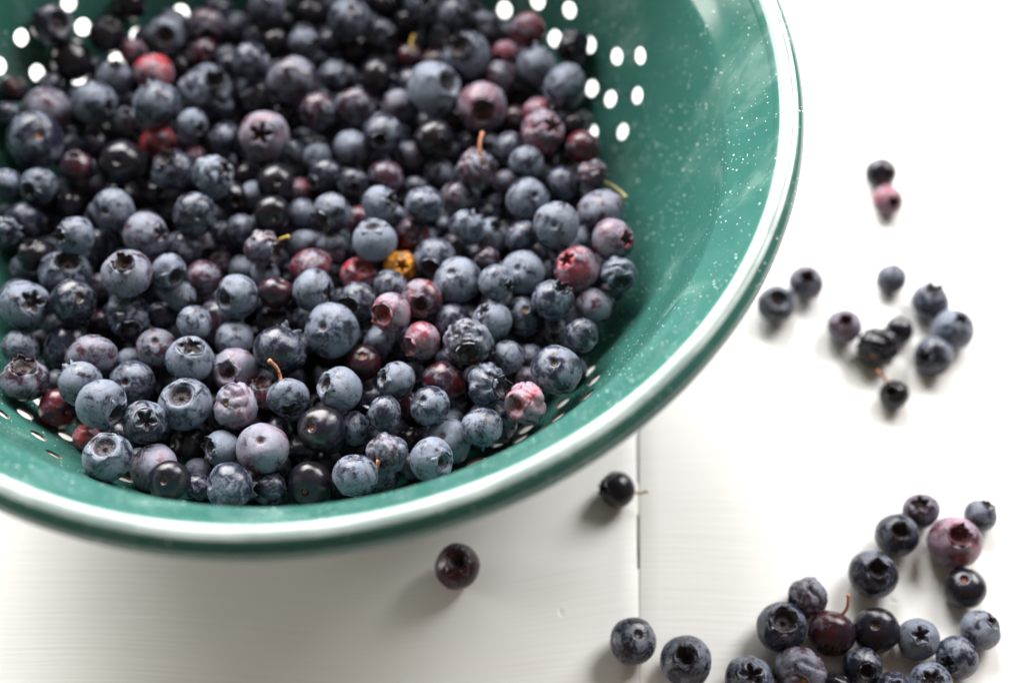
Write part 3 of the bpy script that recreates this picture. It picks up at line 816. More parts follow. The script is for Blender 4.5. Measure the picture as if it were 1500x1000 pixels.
('b', 'b', '-', '', 0.06857, -0.02128, 0.03723, 0.00419, 0.42, -0.507, -0.752, None, 'dusty blue berry, no crown in view, just right of the white topped berry'),
('b', 'b', 'c', '', 0.07017, -0.04271, 0.03965, 0.00405, -0.026, -0.867, 0.497, None, 'dusty blue berry, crown underneath, just in front of the black sepal berry'),
('b', 'b', 's', '', 0.04279, -0.03105, 0.0479, 0.00674, -0.282, -0.121, 0.952, None, 'big blue berry with a small stem pit near its top, centre right of the pile'),
('b', 'b', 'c', '', 0.03619, -0.0213, 0.04427, 0.00629, -0.237, -0.885, 0.401, None, 'dusty blue berry, crown underneath, just back left of the big centre right pitted berry'),
('b', 'q', '-', '', 0.04097, -0.01371, 0.03962, 0.00441, -0.638, 0.757, 0.138, None, 'dusky purple berry, no crown in view, just behind the big centre right pitted berry'),
('b', 'r', 's', '', 0.02905, -0.01178, 0.04242, 0.00539, 0.288, -0.723, 0.628, None, 'red berry, stem pit, just behind the split orange berry'),
('b', 'B', 'c', '', 0.01901, -0.01867, 0.04971, 0.00643, -0.071, 0.388, 0.919, None, 'chalky pale berry with a pointed crown on top, behind the split orange berry'),
('b', 'o', 'c', 'w', 0.0259, -0.02285, 0.04237, 0.00492, 0.157, -0.453, 0.877, None, 'split orange and yellow berry, the only orange one'),
('b', 'R', 'c', '', 0.01426, -0.02576, 0.04245, 0.00549, 0.36, 0.155, 0.92, None, 'bright pink red berry left of the split orange berry'),
('b', 'b', '-', '', 0.02396, -0.03143, 0.04568, 0.00503, -0.674, -0.403, -0.619, None, 'dusty blue berry, no crown in view, just front left of the split orange berry'),
('b', 'r', 'c', '', 0.03301, -0.03752, 0.04831, 0.00572, -0.041, -0.793, 0.608, None, 'dusky red berry with an orange slit in its side'),
('b', 'P', 'c', 'X', 0.02512, -0.04397, 0.05133, 0.00564, -0.496, -0.548, 0.674, None, 'pink berry with a red star shaped crown facing left'),
('b', 'b', 'c', '', 0.01448, -0.03617, 0.04482, 0.00578, -0.373, -0.707, 0.601, None, 'dusty blue berry, crown on its left, just in front of the pink red berry'),
('b', 'P', 'c', '', 0.03351, -0.05157, 0.049, 0.00542, -0.722, -0.607, 0.333, None, 'pink and grey berry with a black hollow crown facing left'),
('b', 'b', '-', '', 0.04133, -0.04196, 0.04355, 0.00556, -0.712, 0.699, 0.062, None, 'dusty blue berry, no crown in view, just back left of the heavily wrinkled berry'),
('b', 'q', 'c', 'W', 0.04612, -0.05336, 0.05086, 0.00669, 0.082, -0.89, 0.448, None, 'heavily wrinkled purple grey berry with brain like folds'),
('b', 'b', '-', '', 0.05669, -0.0544, 0.0446, 0.00508, 0.824, -0.203, -0.53, None, 'dusty blue berry, no crown in view, just right of the heavily wrinkled berry'),
('b', 'b', 'c', 'w', 0.05159, -0.06576, 0.049, 0.00587, 0.761, -0.373, 0.531, None, 'wrinkled dusty blue berry, crown on its right, just behind the smooth frosted berry'),
('b', 'V', 'c', 'w', 0.06184, -0.07099, 0.049, 0.00565, -0.62, -0.536, 0.572, None, 'crumpled bright red and white berry at the front right edge by the slots'),
('b', 'q', '-', '', 0.06161, -0.05839, 0.03908, 0.00398, -0.354, 0.927, 0.125, None, 'dusky purple berry, no crown in view, just behind the crumpled red berry'),
('b', 'b', '-', '', 0.06317, -0.05116, 0.03915, 0.00401, -0.642, 0.766, 0.039, None, 'dusty blue berry, no crown in view, just back left of the big pitted wall berry'),
('b', 'b', 's', '', 0.07021, -0.06088, 0.049, 0.00683, -0.137, -0.133, 0.982, None, 'big pale blue berry with a stem pit, beside the front right drain holes'),
('b', 'r', '-', '', 0.03953, -0.0613, 0.04379, 0.00598, 0.214, 0.967, 0.138, None, 'smooth red purple berry in front of the heavily wrinkled one'),
('b', 'b', '-', '', 0.05026, -0.07822, 0.04906, 0.00559, 0.239, -0.633, -0.736, None, 'smooth frosted grey blue berry left of the crumpled red one at the front'),
('b', 'b', 's', '', 0.03643, -0.0724, 0.05005, 0.00544, -0.35, -0.129, 0.928, None, 'dusty blue berry, stem pit, just front left of the smooth red purple berry'),
('b', 'b', 'c', '', 0.02712, -0.06407, 0.049, 0.00515, -0.814, -0.155, 0.559, None, 'dusty blue berry, crown on its left, just front right of the ringed maroon berry'),
('b', 'm', 's', '', 0.01718, -0.05547, 0.04383, 0.00508, 0.019, -0.071, 0.997, None, 'small dark maroon berry with a ringed red stem pit'),
('b', 'b', '-', '', 0.02131, -0.04652, 0.0396, 0.00519, -0.622, 0.772, 0.126, None, 'dusty blue berry, no crown in view, just back right of the ringed maroon berry'),
('b', 'd', '-', '', 0.02447, -0.0743, 0.049, 0.00508, -0.957, 0.024, -0.288, None, 'dark blue berry, no crown in view, just behind the pink stemmed shrivelled berry'),
('b', 'b', '-', '', 0.01605, -0.07569, 0.04349, 0.00477, 0.869, 0.396, -0.296, None, 'dusty blue berry, no crown in view, just right of the glossy black front berry'),
('b', 'm', '-', '', 0.02972, -0.0661, 0.03935, 0.00412, -0.341, -0.616, -0.71, None, 'dark maroon berry, no crown in view, one berry away behind the pink stemmed shrivelled berry'),
('b', 'b', 'c', '', 0.01204, -0.06702, 0.049, 0.00623, -0.725, -0.05, 0.687, None, 'dusty blue berry, crown on its left, just front left of the ringed maroon berry'),
('b', 'k', 's', '', 0.00796, -0.07911, 0.04919, 0.0063, -0.397, -0.324, 0.859, None, 'glossy black berry with an orange stem pit, below the curled crown of a pale berry'),
('b', 'b', 'c', '', -0.00169, -0.06932, 0.049, 0.00566, 0.254, -0.958, 0.13, [-0.00511, 0.00842, 0.00513, 'O'], 'pale blue berry with a pink stem and a curled crown facing down'),
('b', 'r', 'c', '', -0.00943, -0.06513, 0.04376, 0.00483, -0.006, 0.359, 0.933, None, 'red berry, crown on top, just left of the pink stemmed pale berry'),
('b', 'p', 's', 'w', -0.01532, -0.07182, 0.049, 0.00601, -0.448, -0.262, 0.855, None, 'grey pink berry with cracked skin, creased like a nut'),
('b', 'p', 'c', '', -0.01781, -0.05842, 0.04441, 0.00637, -0.231, -0.563, 0.794, None, 'half blue half red berry with a folded red crown on its left'),
('b', 'd', '-', '', -0.00511, -0.05484, 0.049, 0.00726, 0.343, 0.935, 0.083, None, 'big dark mottled berry with a white glint, left of the big pitted blue one'),
('b', 'b', 's', '', 0.00861, -0.04827, 0.049, 0.00751, -0.284, -0.348, 0.894, None, 'big blue berry with a deep round stem pit in the middle of the pile'),
('b', 'b', 'c', '', -0.02942, -0.05752, 0.04876, 0.00668, 0.207, 0.286, 0.936, None, 'blue berry with a ragged black crown on top and one dark spot'),
('b', 'b', 'c', '', -0.02946, -0.07048, 0.04732, 0.00714, -0.033, -0.023, 0.999, None, 'big blue berry with a gaping hollow crown turned up'),
('b', 'b', 's', '', -0.01927, -0.04765, 0.04329, 0.00533, 0.216, 0.165, 0.962, None, 'dusty blue berry, stem pit, just behind the folded crown berry'),
('b', 'd', '-', '', -0.00922, -0.03999, 0.03968, 0.00542, -0.251, -0.611, -0.751, None, 'dark blue berry, no crown in view, just behind the big mottled berry'),
('b', 'b', 's', '', -0.02944, -0.04583, 0.049, 0.0049, 0.689, -0.0, 0.725, None, 'dusty blue berry, stem pit, just behind the ragged crown berry'),
('b', 'B', 'c', '', 0.00242, -0.03518, 0.04927, 0.00611, 0.926, -0.351, 0.135, None, 'chalky blue berry with a torn crown, right of the glossy dark red one'),
('b', 'm', '-', '', -0.00794, -0.03551, 0.04873, 0.00497, -0.43, -0.562, -0.707, None, 'glossy dark red berry squeezed between two pale blue berries'),
('b', 'B', 'c', '', -0.01844, -0.03706, 0.049, 0.00629, -0.587, -0.562, 0.583, None, 'pale berry with an open pointed crown on its left, beside the glossy dark red one'),
('b', 'B', 'c', '', -0.01323, -0.0239, 0.04076, 0.00414, 0.5, 0.109, 0.859, None, 'pale frosted blue berry, crown on top, just back left of the glossy dark red berry'),
('b', 'b', '-', '', -0.02013, -0.02115, 0.03882, 0.00417, -0.786, -0.366, -0.499, None, 'dusty blue berry, no crown in view, just behind the pale left crowned berry'),
('b', 'q', '-', '', -0.02988, -0.0266, 0.043, 0.00528, -0.615, -0.502, -0.608, None, 'dusky purple berry, no crown in view, just back left of the pale left crowned berry'),
('b', 'b', 'c', '', -0.03828, -0.02969, 0.05069, 0.00499, 0.652, -0.734, 0.191, None, 'dusty blue berry, crown underneath, just right of the plump purple berry'),
('b', 'B', 'c', '', -0.03566, -0.03333, 0.04329, 0.00427, 0.726, -0.663, 0.183, None, 'pale frosted blue berry one berry away left of the pale left crowned berry'),
('b', 'b', '-', 'l', -0.03667, -0.01629, 0.0426, 0.00516, -0.903, 0.417, 0.108, None, 'dusty blue berry, no crown in view, just in front of the shaded dimpled berry'),
('b', 'q', 'c', '', -0.04674, -0.01649, 0.049, 0.00666, 0.877, -0.147, 0.458, None, 'dusky purple berry, crown on its right, just front right of the left pitted berry'),
('b', 'q', 'c', 'e', -0.0489, -0.03257, 0.05358, 0.00703, 0.049, 0.043, 0.998, None, 'plump purple berry with an open crown on top, behind the lumpy crushed one'),
('b', 'b', 'c', 'e', -0.06977, -0.02582, 0.0436, 0.00744, 0.299, 0.158, 0.941, None, 'wide grey berry with a frilled crown on its back edge in the left half'),
('b', 'b', 'c', '', -0.06538, -0.01939, 0.05306, 0.00561, -0.627, -0.453, 0.634, None, 'dusty blue berry, crown on its left, just behind the frilled wide berry'),
('b', 'k', 'c', '', -0.07959, -0.01958, 0.04386, 0.00493, -0.347, 0.248, 0.904, None, 'glossy black berry, crown on top, just back left of the frilled wide berry'),
('b', 'd', '-', '', -0.08514, -0.00738, 0.04381, 0.00581, -0.914, 0.358, 0.192, None, 'dark blue berry, no crown in view, farther front left of the frosted maroon berry'),
('b', 'd', '-', 'w', -0.08768, -0.0148, 0.04933, 0.00451, 0.748, 0.223, -0.625, None, 'wrinkled dark blue berry, no crown in view, farther back left of the frilled wide berry'),
('b', 'b', 's', '', -0.05749, -0.00726, 0.049, 0.00614, -0.16, -0.639, 0.752, None, 'shiny dark blue berry with a pit on its left, below the glossy black one'),
('b', 'k', '-', '', -0.07301, 0.00083, 0.04015, 0.00469, -0.896, 0.402, 0.189, None, 'glossy black berry, no crown in view, just in front of the frosted maroon berry'),
('b', 'b', 'c', '', -0.08058, 0.00143, 0.049, 0.00541, -0.364, -0.728, 0.582, None, 'dusty blue berry, crown on its left, farther left of the left pitted berry'),
('b', 'b', '-', '', -0.09049, 0.00194, 0.049, 0.00501, -0.334, 0.873, 0.355, None, 'dusty blue berry, no crown in view, farther left of the frosted maroon berry'),
('b', 'm', 'c', '', -0.07074, 0.00878, 0.049, 0.00485, -0.006, 0.311, 0.951, None, 'dark maroon berry with a pale frosted top, touching the glossy black pitted berry'),
('b', 'k', 's', '', -0.05762, 0.01032, 0.049, 0.00668, 0.02, -0.549, 0.836, None, 'glossy black berry with a red stem pit, right of the frosted maroon berry'),
('b', 'd', '-', '', -0.06956, 0.02407, 0.0404, 0.0044, 0.48, -0.24, -0.844, None, 'dark blue berry, no crown in view, just back right of the frosted maroon berry'),
('b', 'R', 'c', '', -0.05001, 0.0237, 0.04151, 0.00564, 0.91, -0.412, 0.036, None, 'pink berry with pale bloom on one side, in the left back half of the pile'),
('b', 'b', 'c', '', -0.04205, 0.00725, 0.049, 0.00625, -0.241, 0.149, 0.959, None, 'dusty blue berry, crown on top, just front right of the half pink berry'),
('b', 'P', '-', '', -0.03835, 0.01853, 0.04034, 0.00437, 0.07, -0.49, -0.869, None, 'frosted pink berry, no crown in view, just right of the half pink berry'),
('b', 'b', 'c', 'w', -0.02866, 0.00205, 0.05306, 0.00616, 0.815, 0.04, 0.578, None, 'wrinkled dusty blue berry one berry away back right of the shaded dimpled berry'),
('b', 'd', 's', '', -0.03314, -0.00981, 0.05046, 0.0063, 0.365, -0.626, 0.689, None, 'matte dark blue berry with a small black stem dimple in shade'),
('b', 'k', 'c', '', -0.0253, 0.00174, 0.04332, 0.00486, 0.506, -0.644, 0.574, None, 'glossy black berry, crown on its right, just back right of the shaded dimpled berry'),
('b', 'k', 's', '', -0.01185, 0.00511, 0.04587, 0.00567, 0.267, -0.531, 0.804, None, 'glossy black berry, stem pit, one berry away in front of the frosty star crown berry'),
('b', 'k', '-', '', -0.02236, 0.01349, 0.0384, 0.00436, 0.038, 0.957, 0.288, None, 'glossy black berry, no crown in view, farther behind the shrivelled open berry'),
('b', 'k', 's', '', -0.01122, -0.00849, 0.049, 0.00534, 0.339, -0.746, 0.573, None, 'glossy black berry, stem pit, just behind the shrivelled open berry'),
('b', 'B', '-', '', -0.01949, 0.00588, 0.03886, 0.00432, -0.359, 0.882, 0.306, None, 'pale frosted blue berry, no crown in view, one berry away behind the shrivelled open berry'),
('b', 'b', '-', '', -0.0083, 0.02116, 0.03938, 0.00439, 0.758, 0.647, -0.079, None, 'dusty blue berry, no crown in view, just front right of the frosty star crown berry'),
('b', 'B', 's', '', -0.00076, 0.01828, 0.04132, 0.00457, -0.332, -0.658, 0.676, None, 'pale frosted blue berry, stem pit, one berry away right of the frosty star crown berry'),
('b', 'd', 'c', '', 0.00257, 0.00933, 0.04341, 0.00552, -0.657, -0.66, 0.365, None, 'dark blue berry, crown on its left, farther front right of the frosty star crown berry'),
('b', 'P', '-', '', -0.00652, 0.00766, 0.03855, 0.00433, 0.32, -0.439, -0.84, None, 'frosted pink berry, no crown in view, farther behind the shiny red oval berry'),
('b', 'd', 'c', '', 0.00625, -0.00866, 0.04957, 0.00593, -0.589, -0.768, 0.253, None, 'dark blue berry, crown on its left, one berry away behind the shiny red oval berry'),
('b', 'b', '-', '', -0.00398, -0.00142, 0.04012, 0.00427, -0.407, -0.521, -0.751, None, 'dusty blue berry, no crown in view, one berry away behind the shiny red oval berry'),
('b', 'd', '-', '', -0.02049, -0.0108, 0.04412, 0.00478, -0.968, -0.047, -0.246, None, 'dark blue berry, no crown in view, just back left of the shrivelled open berry'),
('b', 'q', 'c', 'w', -0.01303, -0.02092, 0.04919, 0.00545, 0.925, -0.355, 0.133, [0.00739, 0.00283, 0.00172, 'Y'], 'shrivelled berry with a gaping brown crown and a yellow stem'),
('b', 'B', '-', '', -0.00313, -0.01275, 0.04, 0.00461, 0.271, -0.491, -0.828, None, 'pale frosted blue berry, no crown in view, just behind the shiny red oval berry'),
('b', 'b', 's', '', 0.00617, -0.01598, 0.04251, 0.00496, 0.081, -0.753, 0.653, None, 'dusty blue berry, stem pit, just back right of the shiny red oval berry'),
('b', 'r', '-', 'e', 0.00053, -0.02421, 0.04505, 0.00606, 0.227, -0.522, -0.822, None, 'shiny red oval berry between the shrivelled open berry and a pale round one'),
('b', 'r', '-', '', 0.01243, -0.00416, 0.04009, 0.00425, 0.83, -0.014, -0.557, None, 'red berry, no crown in view, just front left of the brown ragged crown berry'),
('b', 'd', '-', '', -0.06252, -0.01227, 0.04, 0.00421, -0.997, 0.061, -0.05, None, 'dark blue berry, no crown in view, just in front of the left pitted berry'),
('b', 'd', 's', '', -0.06391, -0.03888, 0.049, 0.00647, 0.556, -0.265, 0.788, None, 'dark berry with a brown stem pit ringed by fine wrinkles, left of the crushed one'),
('b', 'b', 'c', '', -0.0774, -0.04001, 0.049, 0.00684, 0.66, -0.23, 0.715, None, 'dark mottled berry with a wide open crown at the left edge'),
('b', 'b', 'c', 'we', -0.05062, -0.03928, 0.0429, 0.00655, 0.296, -0.941, 0.165, None, 'lumpy crushed dark blue berry in the left half of the pile'),
('b', 'q', '-', '', -0.06182, -0.02568, 0.0363, 0.00417, 0.745, 0.596, -0.3, None, 'dusky purple berry, no crown in view, just back right of the fine wrinkled pitted berry'),
('b', 'd', '-', '', -0.04167, -0.03672, 0.03849, 0.00449, -0.185, -0.618, -0.764, None, 'dark blue berry, no crown in view, just behind the white ringed berry'),
('b', 'm', '-', '', -0.05884, -0.0387, 0.03725, 0.0041, -0.707, 0.668, 0.23, None, 'dark maroon berry, no crown in view, just left of the lumpy crushed berry'),
('b', 'd', '-', '', -0.07826, -0.0511, 0.04386, 0.0053, 0.595, 0.778, -0.203, None, 'dark blue berry, no crown in view, just behind the oval edge berry'),
('b', 'q', 'c', 'e', -0.07315, -0.06385, 0.049, 0.00662, 0.161, 0.332, 0.929, None, 'shiny purple black oval berry with a frilled crown at the far left edge'),
('b', 'd', '-', '', -0.06661, -0.0478, 0.03912, 0.00787, 0.735, 0.029, -0.677, None, 'dark blue berry one berry away in front of the fine wrinkled pitted berry'),
('b', 'q', '-', 'e', -0.05715, -0.05516, 0.04625, 0.00693, -0.305, 0.924, 0.231, None, 'dusky purple berry, no crown in view, one berry away behind the smooth pale front berry'),
('b', 'b', '-', '', -0.0572, -0.06621, 0.05091, 0.00603, -0.733, 0.648, 0.205, None, 'dusty blue berry, no crown in view, just back left of the smooth pale front berry'),
('b', 'B', 'c', '', -0.04947, -0.0745, 0.055, 0.0068, 0.797, -0.603, 0.005, None, 'smooth pale blue berry overlapping the maroon berry with the orange stem'),
('b', 'b', 's', '', -0.04567, -0.06237, 0.04378, 0.00634, -0.101, -0.386, 0.917, None, 'grey berry with an orange stem scar ringed by radiating wrinkles'),
('b', 'q', 's', '', -0.0404, -0.0511, 0.04386, 0.00587, 0.125, -0.104, 0.987, None, 'grey purple berry with a white ringed stem pit'),
('b', 'B', '-', '', -0.04858, -0.0525, 0.03953, 0.004, -0.774, 0.607, 0.18, None, 'pale frosted blue berry, no crown in view, just behind the orange scarred berry'),
('b', 'r', 's', '', -0.06432, -0.06962, 0.04346, 0.00554, 0.647, -0.577, 0.499, [0.00259, -0.00126, -0.00077, 'O'], 'maroon berry with a short orange stem in the left front corner of the pile'),
('b', 'b', 'c', '', -0.03847, -0.0778, 0.05093, 0.00575, 0.308, -0.334, 0.891, None, 'blue berry with a closed star shaped crown facing the camera'),
('b', 'R', '-', '', -0.05628, -0.07769, 0.04179, 0.00385, 0.738, 0.569, -0.363, None, 'bright pink red berry just back left of the brown crowned front berry'),
('b', 'b', 'c', '', -0.04524, -0.09029, 0.05544, 0.00646, 0.036, 0.137, 0.99, None, 'dark blue berry with a brown crown on top, against the left front wall'),
('b', 'p', '-', '', -0.03579, -0.08837, 0.04527, 0.00646, 0.672, -0.232, -0.703, None, 'mottled pink purple berry half hidden by a glossy black one at the front'),
('b', 'k', 's', '', -0.02969, -0.09519, 0.0516, 0.00543, -0.093, -0.433, 0.897, None, 'glossy black berry overlapping the mottled pink purple one at the front'),
('b', 'k', '-', '', -0.0295, -0.07793, 0.03785, 0.00555, 0.835, 0.206, -0.51, None, 'glossy black berry, no crown in view, just back right of the mottled pink berry'),
('b', 'B', 'c', '', -0.01882, -0.08192, 0.04364, 0.00509, -0.739, -0.241, 0.63, None, 'pale frosted blue berry, crown on its left, just left of the pale purple pitted berry'),
('b', 'p', 's', '', -0.00705, -0.08465, 0.049, 0.00679, 0.055, -0.094, 0.994, None, 'pale purple berry with an orange stem pit near the front rim'),
('b', 'b', '-', '', -0.01467, -0.09569, 0.049, 0.00634, 0.849, 0.162, -0.503, None, 'dusty blue berry, no crown in view, farther right of the mottled pink berry'),
('b', 'd', '-', '', -0.00508, -0.09368, 0.04355, 0.00465, -0.211, 0.971, 0.109, None, 'dark blue berry, no crown in view, just in front of the pale purple pitted berry'),
('b', 'k', 's', '', 0.00519, -0.09231, 0.04356, 0.00609, -0.14, -0.761, 0.634, None, 'glossy black berry, stem pit, one berry away in front of the glossy black front berry'),
('b', 'b', '-', '', 0.01764, -0.09266, 0.04999, 0.006, -0.064, -0.691, -0.72, None, 'dusty blue berry, no crown in view, just front left of the pink stemmed shrivelled berry'),
('b', 'q', 's', 'w', 0.02563, -0.08556, 0.04802, 0.00555, -0.516, -0.69, 0.507, [-0.00555, -0.00642, -0.00391, 'O'], 'shrivelled purple grey berry with a pink stem near the front rim'),
('b', 'B', 's', '', 0.04104, -0.07937, 0.04304, 0.00621, -0.282, -0.247, 0.927, None, 'pale frosted blue berry, stem pit, just back right of the right facing star berry'),
('b', 'B', 'c', '', 0.03722, -0.08801, 0.04934, 0.00587, 0.678, -0.457, 0.575, None, 'blue berry with a black star crown facing right, at the front rim'),
('b', 'B', '-', '', -0.02594, -0.08588, 0.03816, 0.00384, -0.701, -0.524, -0.483, None, 'pale frosted blue berry just right of the black berry before the mottled one'),
('b', 'b', '-', '', -0.02428, -0.09202, 0.04131, 0.00378, -0.73, -0.505, -0.46, None, 'dusty blue berry, no crown in view, one berry away right of the mottled pink berry'),
('b', 'd', '-', '', -0.00518, -0.07449, 0.03924, 0.00426, -0.916, -0.212, -0.341, None, 'dark blue berry, no crown in view, just back right of the pale purple pitted berry'),
('b', 'b', '-', '', 0.04179, -0.07113, 0.03845, 0.00392, 0.78, -0.257, -0.57, None, 'dusty blue berry, no crown in view, just left of the smooth frosted berry'),
('b', 'k', '-', '', 0.03049, -0.07677, 0.03921, 0.00388, -0.171, -0.666, -0.726, None, 'glossy black berry, no crown in view, just back right of the pink stemmed shrivelled berry'),
('b', 'd', '-', '', -0.03778, 0.08013, 0.04094, 0.00469, -0.243, -0.441, -0.864, None, 'dark blue berry, no crown in view, farther back right of the bright red berry'),
('b', 'k', '-', '', -0.06425, 0.07479, 0.04881, 0.00547, 0.45, 0.873, 0.19, None, 'glossy black berry, no crown in view, farther behind the bright red berry'),
('b', 'k', '-', '', -0.00756, 0.07893, 0.04093, 0.00535, -0.072, -0.43, -0.9, None, 'glossy black berry, no crown in view, just left of the dimpled back berry'),
('b', 'k', '-', '', 0.01702, 0.08256, 0.04096, 0.00492, -0.146, -0.424, -0.894, None, 'glossy black berry, no crown in view, just right of the dimpled back berry'),
('b', 'k', '-', '', 0.00738, 0.06539, 0.03753, 0.00574, 0.719, -0.108, -0.686, None, 'glossy black berry, no crown in view, just in front of the dimpled back berry'),
('b', 'm', '-', '', 0.03342, 0.05692, 0.04102, 0.00457, 0.416, -0.362, -0.834, None, 'dark maroon berry, no crown in view, just right of the yellow stemmed berry'),
('b', 'k', '-', '', -0.04705, 0.0549, 0.0407, 0.00456, 0.583, 0.809, 0.071, None, 'glossy black berry, no crown in view, just right of the bright red berry'),
('t', 'k', 'c', '', 0.08886, -0.07558, 0.00501, 0.00538, -0.853, -0.118, 0.508, [0.00876, -0.00034, -0.00021, 'C'], 'black berry with a yellow stem lying beside the dark gap between the boards'),
('t', 'm', 'c', '', 0.04279, -0.09979, 0.00596, 0.00641, 0.036, -0.053, 0.998, None, 'dark maroon berry with a hollow crown, alone on the table below the rim'),
('t', 'd', 's', '', 0.09131, -0.12184, 0.00615, 0.00661, 0.236, 0.017, 0.971, None, 'dark table berry with a tiny stem pit, left of one with a closed crown'),
('t', 'd', 'c', '', 0.10548, -0.12759, 0.00664, 0.00713, -0.142, -0.113, 0.983, None, 'dark blue table berry with a flat closed crown turned up, near the board gap'),
('t', 'd', 'c', '', 0.13246, -0.11789, 0.00652, 0.00701, -0.043, -0.016, 0.999, None, 'dark blue table berry with an open star crown, left of the wine red stemmed one'),
('t', 'q', 'c', 'w', 0.14075, -0.10915, 0.00534, 0.00574, -0.911, -0.361, 0.2, None, 'wrinkled dark purple table berry behind the wine red one with the stem'),
('t', 'm', 'c', '', 0.14618, -0.11935, 0.006, 0.00645, -0.351, -0.912, 0.211, [0.00451, 0.00898, 0.00547, 'O'], 'wine red table berry with a thin red stem standing up'),
('t', 'q', 's', 'w', 0.13567, -0.13093, 0.00663, 0.00712, 0.064, -0.724, 0.687, None, 'wrinkled purple brown table berry with an orange stem pit, at the front edge'),
('t', 'b', 'c', '', 0.12233, -0.13278, 0.00624, 0.00671, -0.045, -0.035, 0.998, None, 'leftmost blue berry of the table heap, ragged crown, cut by the bottom edge'),
('t', 'k', 's', '', 0.15838, -0.11856, 0.00597, 0.00641, -0.263, -0.09, 0.961, None, 'glossy black table berry with a red ringed stem pit'),
('t', 'd', 'c', '', 0.15351, -0.12864, 0.00504, 0.00542, 0.046, -0.536, 0.843, None, 'small dark table berry with a pinched crown, in front of the red ringed one'),
('t', 'b', 'c', '', 0.16977, -0.12097, 0.00544, 0.00585, -0.103, -0.111, 0.988, None, 'blue table berry with a closed crossed crown, right of the red ringed one'),
('t', 'b', 'c', '', 0.1796, -0.12611, 0.00541, 0.00582, -0.701, -0.485, 0.523, None, 'frosted blue table berry with a knobbly crown on its left'),
('t', 'b', 'c', '', 0.18727, -0.11836, 0.00526, 0.00566, 0.544, 0.204, 0.814, None, 'frosted blue table berry behind the knobbly one, rightmost of the heap'),
('t', 'b', 'c', '', 0.17136, -0.13342, 0.00536, 0.00577, -0.175, -0.083, 0.981, None, 'blue table berry with an open reddish crown at the bottom edge, below the crossed crown'),
('t', 'k', '-', 'w', 0.14597, -0.13443, 0.0043, 0.00462, 0.677, 0.718, -0.16, None, 'small wrinkled black table berry at the bottom edge, right of the purple brown one'),
('t', 'b', 'c', '', 0.16113, -0.13522, 0.00483, 0.00519, -0.031, -0.096, 0.995, None, 'blue table berry with a pink tipped crown, cut off below the pinched one'),
('t', 'k', 's', '', 0.18498, -0.10615, 0.00555, 0.00597, -0.262, 0.141, 0.955, None, 'dark table berry with an orange stem pit turned up, standing alone at the right'),
('t', 'd', 'c', '', 0.15969, -0.10239, 0.00631, 0.00678, -0.009, -0.127, 0.992, None, 'dark blue table berry with a wide open crown, nearest the thin red stem'),
('t', 'd', 'c', '', 0.1682, -0.09037, 0.00585, 0.00629, -0.069, -0.19, 0.979, None, 'dark blue table berry with an open reddish crown, between the dusky and wide crowned ones'),
('t', 'q', 'c', '', 0.17645, -0.0823, 0.00496, 0.00534, -0.281, 0.05, 0.958, None, 'dusky purple table berry with a brown crown, topmost of the front right chain'),
('t', 'P', 'c', '', 0.18382, -0.09302, 0.00712, 0.00766, -0.055, -0.098, 0.994, None, 'big pinkish red frosted table berry with a dark star crown'),
('t', 'b', 'c', '', 0.19351, -0.08363, 0.00458, 0.00492, 0.387, 0.364, 0.847, None, 'small blue table berry with a crown on its right, behind the big pink one'),
('t', 'k', 's', '', 0.18135, 0.04065, 0.00507, 0.00546, -0.247, -0.691, 0.679, None, 'small black blurred berry, the farthest one on the table'),
('t', 'P', 'c', '', 0.18217, 0.02949, 0.0048, 0.00516, 0.148, -0.663, 0.734, None, 'small half red blurred berry touching the farthest black one on the table'),
('t', 'q', 'c', '', 0.15174, -0.0033, 0.00525, 0.00564, -0.114, -0.229, 0.967, None, 'blurred purple blue berry with an upturned crown, right of another beside the rim'),
('t', 'd', 'c', '', 0.14133, -0.01154, 0.00561, 0.00603, -0.031, -0.244, 0.969, None, 'blurred dark berry with a brown crown, the closest table berry to the green rim'),
('t', 'b', '-', '', 0.17928, -0.00132, 0.00463, 0.00498, 0.092, 0.972, -0.216, None, 'blurred small blue table berry with no crown in view, alone between the far ones'),
('t', 'b', 'c', '', 0.18995, -0.01068, 0.00561, 0.00604, 0.104, 0.271, 0.957, None, 'blurred blue table berry with a crown on top, the farthest of the right trio'),
('t', 'b', 'c', '', 0.19553, -0.02131, 0.00616, 0.00662, 0.205, -0.041, 0.978, None, 'blurred blue table berry with a dark crown at upper right, rightmost of the trio'),
('t', 'b', 'c', '', 0.18778, -0.03059, 0.00569, 0.00612, -0.762, -0.415, 0.496, None, 'blurred blue table berry with a pinkish crown on its left, nearest of the right trio'),
('t', 'p', 'c', '', 0.16193, -0.0196, 0.00515, 0.00554, -0.134, -0.157, 0.978, None, 'blurred pink sided berry with a dark upturned crown, left of the lumpy black one'),
('t', 'k', '-', 'w', 0.17108, -0.02765, 0.00611, 0.00657, 0.509, 0.84, -0.187, None, 'blurred lumpy black crumpled berry in the middle of the far table group'),
('t', 'k', '-', '', 0.17908, -0.02047, 0.00412, 0.00443, 0.706, 0.692, -0.154, None, 'blurred small black berry touching the lumpy black one on its right'),
('t', 'k', 'c', '', 0.17435, -0.04346, 0.00421, 0.00453, -0.467, -0.217, 0.857, [-0.00498, 0.00602, 0.00367, 'O'], 'blurred small black berry with an orange brown stem, nearest of the far table group'),
('b', 'q', '-', '', -0.07335, 0.01623, 0.03132, 0.00626, 0.595, 0.739, -0.316, None, 'dusky purple berry, partly buried, just front right of the frosted maroon berry'),
('b', 'q', '-', '', -0.02549, -0.03801, 0.03712, 0.00693, -0.617, -0.177, 0.767, None, 'dusky purple berry, partly buried, just front left of the pale left crowned berry'),
